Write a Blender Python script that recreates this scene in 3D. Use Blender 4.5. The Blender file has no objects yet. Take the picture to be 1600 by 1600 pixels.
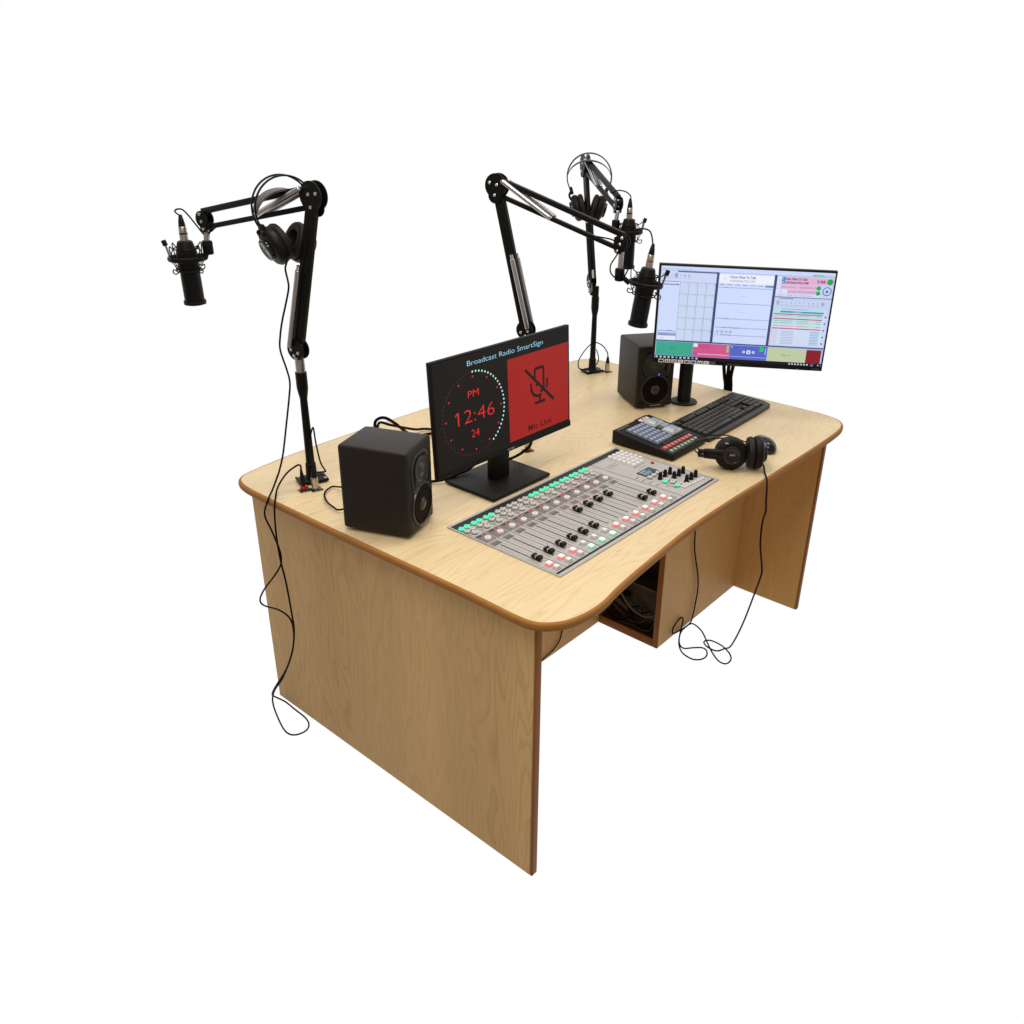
import bpy, bmesh, math, random
from mathutils import Matrix, Vector
random.seed(7)
sc = bpy.context.scene
COL = sc.collection
PI = math.pi

# ------------------------------------------------------------------ materials
def lin(c):
    return tuple(((v/255)/12.92 if v/255 <= .04045 else (((v/255)+.055)/1.055)**2.4) for v in c)

def new_mat(name):
    m = bpy.data.materials.new(name); m.use_nodes = True
    nt = m.node_tree
    return m, nt, nt.nodes['Principled BSDF']

def mat(name, rgb, rough=.5, metal=0., spec=.5, var=.12, nscale=60., bump=0., emit=None, estr=1., bscale=400., coat=0.):
    """procedural paint / plastic / metal: noise drives the colour a little, the roughness, and a fine bump"""
    m, nt, b = new_mat(name)
    tc = nt.nodes.new('ShaderNodeTexCoord')
    n = nt.nodes.new('ShaderNodeTexNoise'); n.inputs['Scale'].default_value = nscale; n.inputs['Detail'].default_value = 4
    nt.links.new(tc.outputs['Object'], n.inputs['Vector'])
    c = lin(rgb)
    mix = nt.nodes.new('ShaderNodeMix'); mix.data_type = 'RGBA'
    mix.inputs[6].default_value = (*[min(1, v*(1-var)) for v in c], 1)
    mix.inputs[7].default_value = (*[min(1, v*(1+var)) for v in c], 1)
    nt.links.new(n.outputs['Fac'], mix.inputs[0]); nt.links.new(mix.outputs[2], b.inputs['Base Color'])
    mr = nt.nodes.new('ShaderNodeMapRange')
    mr.inputs[3].default_value = max(.02, rough-.08); mr.inputs[4].default_value = min(1, rough+.08)
    nt.links.new(n.outputs['Fac'], mr.inputs[0]); nt.links.new(mr.outputs[0], b.inputs['Roughness'])
    b.inputs['Metallic'].default_value = metal
    b.inputs['Specular IOR Level'].default_value = spec
    b.inputs['Coat Weight'].default_value = coat
    if bump:
        n2 = nt.nodes.new('ShaderNodeTexNoise'); n2.inputs['Scale'].default_value = bscale; n2.inputs['Detail'].default_value = 2
        nt.links.new(tc.outputs['Object'], n2.inputs['Vector'])
        bp = nt.nodes.new('ShaderNodeBump'); bp.inputs['Strength'].default_value = bump; bp.inputs['Distance'].default_value = .001
        nt.links.new(n2.outputs['Fac'], bp.inputs['Height']); nt.links.new(bp.outputs['Normal'], b.inputs['Normal'])
    if emit is not None:
        b.inputs['Emission Color'].default_value = (*lin(emit), 1); b.inputs['Emission Strength'].default_value = estr
    return m

def glow(name, rgb, s=1.0, rough=.35):
    """a lit screen pixel colour / lamp lens"""
    m, nt, b = new_mat(name)
    b.inputs['Base Color'].default_value = (.01, .01, .01, 1); b.inputs['Roughness'].default_value = rough
    b.inputs['Specular IOR Level'].default_value = .06
    tc = nt.nodes.new('ShaderNodeTexCoord')
    n = nt.nodes.new('ShaderNodeTexNoise'); n.inputs['Scale'].default_value = 5; nt.links.new(tc.outputs['Object'], n.inputs['Vector'])
    mr = nt.nodes.new('ShaderNodeMapRange'); mr.inputs[3].default_value = s*.92; mr.inputs[4].default_value = s*1.08
    nt.links.new(n.outputs['Fac'], mr.inputs[0]); nt.links.new(mr.outputs[0], b.inputs['Emission Strength'])
    b.inputs['Emission Color'].default_value = (*lin(rgb), 1)
    return m

def wood(name, light, dark, axis, seed=0., rough=.38, contrast=1., ring=9., spec=.3):
    """veneer: growth rings as contour lines of a noise stretched along the grain, plus fine fibres"""
    m, nt, b = new_mat(name)
    N = nt.nodes.new; L = nt.links.new
    tc = N('ShaderNodeTexCoord')
    def mapped(along, across):
        mp = N('ShaderNodeMapping'); s = [across]*3; s[axis] = along
        mp.inputs['Scale'].default_value = s; mp.inputs['Location'].default_value = (seed, seed*1.7, seed*.6)
        L(tc.outputs['Object'], mp.inputs['Vector']); return mp
    a = N('ShaderNodeTexNoise'); a.inputs['Scale'].default_value = 1; a.inputs['Detail'].default_value = 2.5; a.inputs['Roughness'].default_value = .45
    a.inputs['Distortion'].default_value = .25
    L(mapped(1.5, 8.5).outputs[0], a.inputs['Vector'])
    k = N('ShaderNodeMath'); k.operation = 'MULTIPLY'; k.inputs[1].default_value = ring*2; L(a.outputs['Fac'], k.inputs[0])
    fr = N('ShaderNodeMath'); fr.operation = 'FRACT'; L(k.outputs[0], fr.inputs[0])
    cr = N('ShaderNodeValToRGB')
    e = cr.color_ramp.elements
    e[0].position = 0; e[0].color = (.55, .55, .55, 1)
    e[1].position = 1; e[1].color = (.85, .85, .85, 1)
    x = e.new(.12); x.color = (.1, .1, .1, 1)
    x = e.new(.55); x.color = (.12, .12, .12, 1)
    x = e.new(.9); x.color = (.6, .6, .6, 1)
    L(fr.outputs[0], cr.inputs[0])
    f = N('ShaderNodeTexNoise'); f.inputs['Scale'].default_value = 1; f.inputs['Detail'].default_value = 3
    L(mapped(9, 260).outputs[0], f.inputs['Vector'])
    g = N('ShaderNodeTexNoise'); g.inputs['Scale'].default_value = 1; g.inputs['Detail'].default_value = 2
    L(mapped(.8, 3.2).outputs[0], g.inputs['Vector'])
    m1 = N('ShaderNodeMath'); m1.operation = 'MULTIPLY'; L(cr.outputs[0], m1.inputs[0]); L(g.outputs['Fac'], m1.inputs[1])
    m2 = N('ShaderNodeMath'); m2.operation = 'MULTIPLY_ADD'; m2.inputs[1].default_value = .45; L(f.outputs['Fac'], m2.inputs[0]); L(m1.outputs[0], m2.inputs[2])
    m3 = N('ShaderNodeMath'); m3.operation = 'MULTIPLY'; m3.inputs[1].default_value = contrast; m3.use_clamp = True; L(m2.outputs[0], m3.inputs[0])
    mix = N('ShaderNodeMix'); mix.data_type = 'RGBA'; mix.inputs[6].default_value = (*lin(light), 1); mix.inputs[7].default_value = (*lin(dark), 1)
    L(m3.outputs[0], mix.inputs[0])
    pn = N('ShaderNodeTexNoise'); pn.inputs['Scale'].default_value = 1; pn.inputs['Detail'].default_value = 1
    L(mapped(26, 190).outputs[0], pn.inputs['Vector'])
    pm_ = N('ShaderNodeMapRange'); pm_.inputs[1].default_value = .775; pm_.inputs[2].default_value = .81; pm_.inputs[4].default_value = .55; L(pn.outputs['Fac'], pm_.inputs[0])
    mx2 = N('ShaderNodeMix'); mx2.data_type = 'RGBA'; mx2.inputs[7].default_value = (*[v*.35 for v in lin(dark)], 1)
    L(pm_.outputs[0], mx2.inputs[0]); L(mix.outputs[2], mx2.inputs[6])
    bd = N('ShaderNodeTexNoise'); bd.inputs['Scale'].default_value = 1; bd.inputs['Detail'].default_value = 1; L(mapped(.05, 7).outputs[0], bd.inputs['Vector'])
    bm_ = N('ShaderNodeMapRange'); bm_.inputs[1].default_value = .3; bm_.inputs[2].default_value = .7; bm_.inputs[3].default_value = .93; bm_.inputs[4].default_value = 1.05; L(bd.outputs['Fac'], bm_.inputs[0])
    sc_ = N('ShaderNodeVectorMath'); sc_.operation = 'SCALE'; L(mx2.outputs[2], sc_.inputs[0]); L(bm_.outputs[0], sc_.inputs['Scale'])
    L(sc_.outputs[0], b.inputs['Base Color'])
    rr = N('ShaderNodeMapRange'); rr.inputs[3].default_value = rough-.06; rr.inputs[4].default_value = rough+.10; L(g.outputs['Fac'], rr.inputs[0]); L(rr.outputs[0], b.inputs['Roughness'])
    b.inputs['Specular IOR Level'].default_value = spec
    bp = N('ShaderNodeBump'); bp.inputs['Strength'].default_value = .06; bp.inputs['Distance'].default_value = .001
    L(m2.outputs[0], bp.inputs['Height']); L(bp.outputs[0], b.inputs['Normal'])
    return m

M = {}
M['top'] = wood('maple_veneer_top', (227, 206, 165), (190, 157, 110), 0, 3.1, .36, .75, 11)
M['side'] = wood('maple_veneer_upright', (222, 186, 132), (170, 130, 82), 2, 11.3, .45, .62, 10, .15)
M['inner'] = wood('maple_veneer_inner', (228, 184, 122), (184, 138, 84), 2, 5.3, .45, .5, 9, .12)
M['edge'] = wood('beech_lipping', (166, 116, 64), (138, 92, 48), 0, 2.2, .45, .6, 4, .05)
M['edgev'] = wood('beech_lipping_upright', (158, 106, 62), (128, 82, 46), 2, 2.9, .45, .6, 4, .12)
M['black'] = mat('black_moulded_plastic', (20, 17, 15), .5, 0, .20, .15, 90, .15, bscale=900)
M['blackmat'] = mat('matt_black_vinyl', (27, 24, 22), .6, 0, .3, .12, 160, .25, bscale=700)
M['spkside'] = mat('speaker_black_vinyl', (29, 23, 18), .5, 0, .32, .1, 160, .2, bscale=700)
M['cone'] = mat('woven_speaker_cone', (46, 44, 41), .3, 0, .6, .15, 200, .2)
M['gloss'] = mat('gloss_black_plastic', (18, 17, 17), .14, 0, .5, .1, 20)
M['armblack'] = mat('black_powder_coat', (13, 11, 9), .46, 0, .18, .15, 120, .2, bscale=1200)
M['bronze'] = mat('dark_bronze_wire', (84, 60, 42), .4, .3, .3)
M['rubber'] = mat('black_cable_rubber', (18, 12, 9), .6, 0, .08, .1, 120)
M['grille'] = mat('black_wire_mesh', (13, 11, 10), .5, .2, .2, .3, 1500, .6, bscale=1500)
M['chrome'] = mat('brushed_chrome', (190, 188, 190), .3, 1, .5, .08, 90)
M['steel'] = mat('bright_steel_screw', (214, 216, 220), .25, 1, .5, .06, 60)
M['nickel'] = mat('nickel_connector', (196, 190, 180), .3, 1, .5, .1, 200)
M['red'] = mat('red_plastic_ring', (196, 40, 36), .4, 0, .4)
M['orange'] = mat('orange_plastic_ring', (214, 92, 40), .4, 0, .4)
M['panel'] = mat('brushed_aluminium_panel', (178, 175, 172), .48, .0, .4, .05, 300)
M['frame'] = mat('anodised_frame', (176, 174, 172), .4, .15, .4, .04, 200)
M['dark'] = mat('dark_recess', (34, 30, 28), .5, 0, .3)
M['line'] = mat('printed_dark_line', (46, 42, 41), .6, 0, .2)
M['greyband'] = mat('printed_mid_grey', (124, 119, 116), .55, 0, .3, .08, 200)
M['grey'] = mat('printed_grey', (130, 122, 118), .6, 0, .2)
M['redink'] = mat('red_led_display', (170, 52, 50), .4, 0, .3, emit=(150, 20, 22), estr=.35)
M['btn'] = mat('clear_white_button', (228, 224, 224), .3, 0, .5, .05, 200)
M['btn2'] = mat('clear_grey_button', (206, 201, 198), .3, 0, .5, .05, 200)
M['green'] = mat('lit_green_button', (70, 190, 150), .35, 0, .4, emit=(78, 232, 182), estr=.66)
M['redlit'] = mat('lit_red_button', (226, 140, 144), .3, 0, .4, emit=(236, 110, 118), estr=.35)
M['redtop'] = mat('lit_red_button_lens', (244, 220, 220), .3, 0, .4, emit=(255, 190, 192), estr=.5)
M['grnlit'] = mat('lit_pale_green_button', (140, 206, 172), .3, 0, .4, emit=(96, 220, 160), estr=.35)
M['grntop'] = mat('lit_green_button_lens', (226, 240, 232), .3, 0, .4, emit=(214, 255, 236), estr=.5)
M['yellow'] = mat('printed_yellow', (206, 200, 150), .6, 0, .2)
M['white'] = mat('white_paper', (214, 208, 204), .6, 0, .3, .04, 80)
M['label'] = mat('grey_white_label', (190, 186, 184), .5, 0, .3)
M['keyblue'] = mat('blue_grey_key', (134, 142, 164), .35, 0, .5, .1, 200)
M['keypale'] = mat('pale_blue_legend', (172, 180, 200), .4)
M['keylight'] = mat('pale_display_key', (188, 196, 202), .3, 0, .5, .08, 60)
M['keycyan'] = mat('cyan_display_key', (146, 166, 178), .3, 0, .5, .08, 60)
M['palered'] = mat('pale_red_legend', (222, 136, 130), .4)
M['palegreen'] = mat('pale_green_legend', (170, 200, 182), .4)
M['keyred'] = mat('red_key', (172, 82, 76), .35, 0, .5, .1, 100)
M['keygreen'] = mat('dull_green_key', (92, 106, 92), .35, 0, .5, .1, 100)
M['keydark'] = mat('dark_grey_keycap', (46, 43, 42), .5, 0, .45, .12, 200)
M['ink'] = mat('pale_print', (170, 164, 158), .5, 0, .2)
M['dimink'] = mat('dim_print', (98, 92, 88), .5, 0, .2)
M['strap'] = mat('grey_leather_strap', (74, 66, 62), .45, 0, .4, .15, 90, .3)
M['led'] = glow('blue_led', (70, 90, 255), 1.6)
M['lcd'] = glow('mixer_lcd_blue', (74, 96, 112), .8)
M['stick'] = mat('grey_bezel_sticker', (236, 234, 232), .55, 0, .3, .04, 50)
M['stickblue'] = mat('blue_sticker_print', (52, 84, 130), .5, 0, .3)
M['fan'] = mat('fan_grille_wire', (112, 102, 88), .4, .3, .4)
M['casegrey'] = mat('black_computer_case', (74, 66, 56), .5, .2, .4, .15, 60)
M['tan'] = mat('dull_brown_board', (74, 58, 42), .6, 0, .3, .15, 40)

# ------------------------------------------------------------------ mesh building
class MB:
    def __init__(s): s.v = []; s.f = []; s.fm = []; s.mats = []; s.sm = []
    def mi(s, m):
        if m not in s.mats: s.mats.append(m)
        return s.mats.index(m)
    def add(s, verts, faces, m, T=None, smooth=True):
        o = len(s.v); k = s.mi(m)
        for p in verts:
            p = Vector(p); s.v.append(tuple(T @ p) if T is not None else tuple(p))
        for f in faces:
            s.f.append([i+o for i in f]); s.fm.append(k); s.sm.append(smooth)
        return s
    def box(s, c, d, m, T=None, bev=0., seg=2):
        bm = bmesh.new(); bmesh.ops.create_cube(bm, size=1)
        for v in bm.verts: v.co = Vector((v.co.x*d[0]+c[0], v.co.y*d[1]+c[1], v.co.z*d[2]+c[2]))
        if bev > 0:
            bmesh.ops.bevel(bm, geom=bm.edges[:], offset=bev, segments=seg, profile=.5, affect='EDGES')
        bm.verts.index_update()
        s.add([v.co.copy() for v in bm.verts], [[v.index for v in f.verts] for f in bm.faces], m, T); bm.free(); return s
    def prism(s, poly, z0, z1, m, T=None, mtop=None):
        n = len(poly)
        vs = [(x, y, z0) for x, y in poly]+[(x, y, z1) for x, y in poly]
        s.add(vs, [[i, (i+1) % n, n+(i+1) % n, n+i] for i in range(n)]+[list(range(n))[::-1]], m, T)
        s.add(vs[n:], [list(range(n))], mtop or m, T); return s
    def lathe(s, prof, m, T=None, n=24, sy=1.):
        vs = []; fs = []; k = len(prof)
        for r, z in prof:
            for i in range(n):
                a = 2*PI*i/n; vs.append((r*math.cos(a), r*math.sin(a)*sy, z))
        for j in range(k-1):
            for i in range(n):
                fs.append([j*n+i, j*n+(i+1) % n, (j+1)*n+(i+1) % n, (j+1)*n+i])
        if prof[0][0] > 1e-6: fs.append(list(range(n))[::-1])
        if prof[-1][0] > 1e-6: fs.append([(k-1)*n+i for i in range(n)])
        s.add(vs, fs, m, T); return s
    def cyl(s, a, b, r, m, r2=None, n=16, bev=0.):
        a = Vector(a); b = Vector(b); d = b-a; L = d.length
        T = Matrix.Translation(a) @ d.to_track_quat('Z', 'Y').to_matrix().to_4x4()
        r2 = r if r2 is None else r2
        prof = [(r, 0), (r2, L)] if not bev else [(r-bev, 0), (r, bev), (r2, L-bev), (r2-bev, L)]
        return s.lathe(prof, m, T, n)
    def tube(s, pts, r, m, n=8, closed=False, smooth=4, sq=None):
        pts = [Vector(p) for p in pts]
        if smooth: pts = catmull(pts, smooth, closed)
        k = len(pts); vs = []; fs = []
        up = None
        for i in range(k):
            t = (pts[(i+1) % k]-pts[i-1]) if closed else (pts[min(i+1, k-1)]-pts[max(i-1, 0)])
            if t.length < 1e-9: t = Vector((0, 0, 1))
            t.normalize()
            if up is None:
                up = Vector((0, 0, 1)) if abs(t.z) < .9 else Vector((1, 0, 0))
            sd = t.cross(up)
            if sd.length < 1e-6: sd = t.orthogonal()
            sd.normalize(); up = sd.cross(t).normalized()
            for j in range(n):
                a = 2*PI*j/n
                q = sq or (1, 1)
                vs.append(pts[i]+sd*(r*q[0]*math.cos(a))+up*(r*q[1]*math.sin(a)))
        for i in range(k if closed else k-1):
            for j in range(n):
                a = i*n+j; b = i*n+(j+1) % n; c = ((i+1) % k)*n
                fs.append([a, b, c+(j+1) % n, c+j])
        if not closed: fs.append(list(range(n))[::-1]); fs.append([(k-1)*n+j for j in range(n)])
        s.add(vs, fs, m); return s
    def sphere(s, c, r, m, n=12, sc=(1, 1, 1), T=None):
        prof = [(max(1e-7, r*math.sin(PI*i/8)), -r*math.cos(PI*i/8)) for i in range(9)]
        TT = Matrix.Translation(Vector(c)) @ Matrix.Diagonal((*sc, 1))
        return s.lathe(prof, m, (T @ TT) if T is not None else TT, n)
    def rect(s, x0, y0, x1, y1, z, m, T=None):
        return s.add([(x0, y0, z), (x1, y0, z), (x1, y1, z), (x0, y1, z)], [[0, 1, 2, 3]], m, T, False)
    def disc(s, x, y, r, z, m, T=None, n=20, r0=0.):
        if r0:
            vs = [(x+q*math.cos(2*PI*i/n), y+q*math.sin(2*PI*i/n), z) for q in (r0, r) for i in range(n)]
            return s.add(vs, [[i, n+i, n+(i+1) % n, (i+1) % n] for i in range(n)], m, T, False)
        return s.add([(x+r*math.cos(2*PI*i/n), y+r*math.sin(2*PI*i/n), z) for i in range(n)], [list(range(n))], m, T, False)
    def text(s, txt, size, m, T, align='LEFT', bold=0., sx=1., width=None):
        c = bpy.data.curves.new('t', 'FONT'); c.body = txt; c.size = size; c.align_x = align; c.offset = bold; c.resolution_u = 3
        o = bpy.data.objects.new('t', c); COL.objects.link(o)
        bpy.context.view_layer.update()
        me = o.evaluated_get(bpy.context.evaluated_depsgraph_get()).to_mesh()
        vs = [v.co.copy() for v in me.vertices]; fs = [list(p.vertices) for p in me.polygons]
        if width and vs:
            x0 = min(v.x for v in vs); w = max(v.x for v in vs)-x0; sx = width/max(w, 1e-6)
            if align == 'LEFT':
                for v in vs: v.x -= x0
        for v in vs: v.x *= sx
        s.add(vs, fs, m, T, False)
        o.to_mesh_clear() if hasattr(o, 'to_mesh_clear') else None
        COL.objects.unlink(o); bpy.data.objects.remove(o); bpy.data.curves.remove(c)
        return s
    def mesh(s, name, org=(0, 0, 0)):
        me = bpy.data.meshes.new(name)
        org = Vector(org)
        me.from_pydata([Vector(p)-org for p in s.v], [], s.f)
        for m in s.mats: me.materials.append(m)
        me.polygons.foreach_set('material_index', s.fm)
        me.polygons.foreach_set('use_smooth', s.sm)
        me.update(); me.set_sharp_from_angle(angle=math.radians(38))
        return me
    def build(s, name, parent=None, local=False, **kw):
        """link as one object; vertices are in world coordinates unless local"""
        org = (0, 0, 0)
        if parent is not None and not local: org = world_loc(parent)
        o = bpy.data.objects.new(name, s.mesh(name, org)); COL.objects.link(o)
        if parent is not None: o.parent = parent
        for k, v in kw.items(): o[k] = v
        return o

def world_loc(o):
    p = Vector(o.location)
    while o.parent is not None:
        o = o.parent; p = p+Vector(o.location)
    return p

def catmull(pts, n, closed):
    out = []; k = len(pts)
    rng = range(k) if closed else range(k-1)
    for i in rng:
        p0 = pts[i-1] if (closed or i > 0) else pts[0]*2-pts[1]
        p1 = pts[i]; p2 = pts[(i+1) % k]
        p3 = pts[(i+2) % k] if (closed or i+2 < k) else pts[-1]*2-pts[-2]
        for j in range(n):
            t = j/n
            out.append(.5*((2*p1)+(p2-p0)*t+(2*p0-5*p1+4*p2-p3)*t*t+(3*p1-p0-3*p2+p3)*t*t*t))
    if not closed: out.append(pts[-1].copy())
    return out

def thing(name, loc, label, cat, group=None):
    o = bpy.data.objects.new(name, None); COL.objects.link(o)
    o.location = loc; o.empty_display_size = .05
    o['label'] = label; o['category'] = cat
    if group: o['group'] = group
    return o

def inst(me, name, parent, loc, **kw):
    o = bpy.data.objects.new(name, me); COL.objects.link(o); o.parent = parent; o.location = loc
    for k, v in kw.items(): o[k] = v
    return o

def frame(origin, x, y):
    x = Vector(x).normalized(); y = Vector(y).normalized(); z = x.cross(y).normalized(); y = z.cross(x)
    T = Matrix.Identity(4)
    for i in range(3): T[i][0] = x[i]; T[i][1] = y[i]; T[i][2] = z[i]; T[i][3] = origin[i]
    return T

def axis_frame(origin, z, xhint=(1, 0, 0)):
    z = Vector(z).normalized(); x = Vector(xhint); x = (x-z*x.dot(z)).normalized(); y = z.cross(x)
    T = Matrix.Identity(4)
    for i in range(3): T[i][0] = x[i]; T[i][1] = y[i]; T[i][2] = z[i]; T[i][3] = origin[i]
    return T

V = Vector
ZT = .75   # tabletop height

# ------------------------------------------------------------------ desk
desk = thing('radio_desk', (0, 0, 0), 'pale maple radio desk with a wavy front edge, brown lipping and two panel ends', 'desk')
inner = [(-.0375, .42), (-.0340, .30), (-.0312, .20), (-.0305, .11), (-.0310, .035), (-.0282, -.006), (-.0190, -.030), (-.002, -.049), (.024, -.0655), (.060, -.0752), (.098, -.0785), (.133, -.0768),
         (.185, -.068), (.254, -.060), (.331, -.053), (.422, -.0455), (.51, -.039), (.61, -.036), (.72, -.036), (.84, -.038), (.94, -.042),
         (1.05, -.043), (1.18, -.046), (1.31, -.047), (1.42, -.046), (1.49, -.041), (1.54, -.026), (1.572, .004), (1.586, .05), (1.590, .11),
         (1.592, .30), (1.592, .60), (1.592, .85), (1.591, .98), (1.583, 1.03), (1.56, 1.060), (1.52, 1.073), (1.44, 1.077), (1.0, 1.077), (.60, 1.077), (.40, 1.074),
         (.25, 1.068), (.14, 1.060), (.05, 1.047), (.0, 1.036), (-.026, 1.020), (-.040, .992), (-.0465, .945), (-.0465, .85), (-.0430, .62)]
loop = [(p.x, p.y) for p in catmull([V((x, y, 0)) for x, y in inner], 4, True)]
# the console sits in a cut-out: the top is a ring-shaped sheet round it
n = len(loop)
CX0, CX1, CY0, CY1 = .141, .8465, .048, .3985
bm = bmesh.new()
ov = [bm.verts.new((x, y, ZT)) for x, y in loop]
oe = [bm.edges.new((ov[i], ov[(i+1) % n])) for i in range(n)]
hv = [bm.verts.new((x, y, ZT)) for x, y in ((CX0, CY0), (CX1, CY0), (CX1, CY1), (CX0, CY1))]
he = [bm.edges.new((hv[i], hv[(i+1) % 4])) for i in range(4)]
bmesh.ops.triangle_fill(bm, use_beauty=True, use_dissolve=False, edges=oe+he, normal=(0, 0, 1))
bm.verts.index_update()
tp = MB()
tv = [v.co.copy() for v in bm.verts]; tf = []
for f in bm.faces:
    idx = [v.index for v in f.verts]
    if f.normal.z < 0: idx = idx[::-1]
    tf.append(idx)
bm.free()
tp.add(tv, tf, M['top'], None, False)
h4 = [(CX0, CY0), (CX1, CY0), (CX1, CY1), (CX0, CY1)]
tp.add([(x, y, ZT) for x, y in h4]+[(x, y, .70) for x, y in h4], [[i, 4+i, 4+(i+1) % 4, (i+1) % 4] for i in range(4)], M['top'], None, False)
tp.add([(x, y, .7305) for x, y in loop], [list(range(n))[::-1]], M['inner'], None, False)
top = tp.build('tabletop', desk)
eb = MB(); prof = [(0, .75), (.003, .7497), (.0058, .7485), (.0076, .7462), (.0083, .7430), (.0085, .7400), (.0083, .7370), (.0076, .7338), (.0058, .7315), (.003, .7303), (0, .730)]
vs = []; fs = []
for i in range(n):
    p = V((*loop[i], 0)); a = V((*loop[i-1], 0)); b = V((*loop[(i+1) % n], 0)); t = (b-a).normalized(); o = V((t.y, -t.x, 0))
    for d, z in prof: vs.append((p.x+o.x*d, p.y+o.y*d, z))
k = len(prof)
for i in range(n):
    for j in range(k-1):
        a = i*k+j; b = ((i+1) % n)*k+j; fs.append([a, a+1, b+1, b])
eb.add(vs, [f[::-1] for f in fs], M['edge'])
eb.build('edge_band', top)

def panel(name, x0, x1, y0, y1, z0, z1, m, parent, bev=.0015):
    return MB().box(((x0+x1)/2, (y0+y1)/2, (z0+z1)/2), (x1-x0, y1-y0, z1-z0), m, None, bev, 1).build(name, parent)
def strip(parent, x0, x1, y0, y1, z0, z1, bev=.004):
    return MB().box(((x0+x1)/2, (y0+y1)/2, (z0+z1)/2), (x1-x0, y1-y0, z1-z0), M['edgev'], None, bev, 3).build('edge_strip', parent)
pl = panel('side_panel', 0, .0195, .0005, 1.0275, 0, .7295, M['side'], desk)
strip(pl, -.0006, .0201, -.006, .0008, .0, .7285, .0033)
pr = panel('side_panel', 1.5365, 1.556, .0195, 1.0275, 0, .7295, M['inner'], desk)
strip(pr, 1.5359, 1.5566, .0125, .0198, 0, .7285, .0034)
MB().box((.78, .5306, .3645), (1.512, .018, .729), M['inner'], None, .001, 1).build('back_panel', desk)
# cupboard under the right half: front panel, floor, and an open left side
cf = panel('cupboard_front', .9895, 1.5355, .2727, .2915, 0, .7292, M['inner'], desk, .001)
strip(cf, .9835, .9893, .2722, .2920, 0, .7288, .0028)
cb = panel('cupboard_floor', .9895, 1.5355, .2925, .5206, 0, .0285, M['tan'], desk, .001)
MB().box((.9868, .4064, .0158), (.006, .2280, .0316), M['edgev'], None, .002, 2).build('edge_strip', cb)
MB().box((1.2626, .4066, .7085), (.544, .2276, .0172), M['dark'], None, .001, 1).build('cupboard_shade_sheet', desk)  # added dark sheets: the shade inside the wooden cupboard, put in as colour
MB().box((1.2626, .2945, .365), (.543, .004, .668), M['dark'], None).build('cupboard_shade_sheet', desk)
MB().cyl((.0197, .05, .688), (.0215, .05, .688), .004, M['steel']).build('screw', pl)

# sockets let into the top
def socket(x, y, name='socket_plate'):
    p = MB(); p.box((x, y, .7515), (.030, .026, .003), M['gloss'], Matrix.Translation((x, y, 0)) @ Matrix.Rotation(-.25, 4, 'Z') @ Matrix.Translation((-x, -y, 0)), .001, 1)
    o = p.build(name, desk)
    for dx, dy in ((-.011, .009), (.011, -.009)):
        MB().cyl((x+dx, y+dy, .753), (x+dx, y+dy, .7542), .0028, M['steel'], n=10).build('screw', o)
    return o
def xlr_plug(x, y, ring, label, pts, lean=(0, 0)):
    t = thing('cable_plug', (x, y, .753), label, 'plug', 'plugs standing in the desktop sockets')
    a = axis_frame((x, y, .753), (lean[0], lean[1], 1))
    MB().lathe([(.0085, 0), (.0092, .002), (.0092, .012)], ring, a).build('ring', t)
    MB().lathe([(.0082, .0121), (.0092, .014), (.0092, .030), (.0082, .034)], M['nickel'], a).build('barrel', t)
    MB().lathe([(.0080, .0342), (.0066, .042), (.0036, .058)], M['black'], a).build('boot', t)
    if pts:
        MB().tube([a @ V((0, 0, .056))]+pts, .0021, M['rubber'], 8).build('cable', t)
    return t
socket(.0405, .8320); socket(.0640, .8120); socket(.6490, .5800); socket(1.4780, .8880)

# ------------------------------------------------------------------ mixing console, set into the desk
X0, Y0 = .14, .3997
con = thing('mixing_console', (.4937, .2233, .75), 'silver broadcast mixing console with twelve faders and green lit buttons, set into the desktop', 'mixer')
ZP = .7515
def cu(u, v, z=0): return (X0+u, Y0-v, ZP+z)
b = MB(); W, D = .7080, .3527
# flat rim
for x0, y0, x1, y1 in ((0, 0, W, .0075), (0, D-.0100, W, D), (0, .0075, .0050, D-.0100), (W-.0100, .0075, W, D-.0100)):
    b.box((X0+(x0+x1)/2, Y0-(y0+y1)/2, .7505), (x1-x0, y1-y0, .0055), M['frame'], None, .0006, 1)
b.build('frame', con)
b = MB(); b.box((X0+W/2, Y0-D/2, .7475), (W-.0155, D-.021, .0078), M['panel'], None, .0004, 1)
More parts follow.
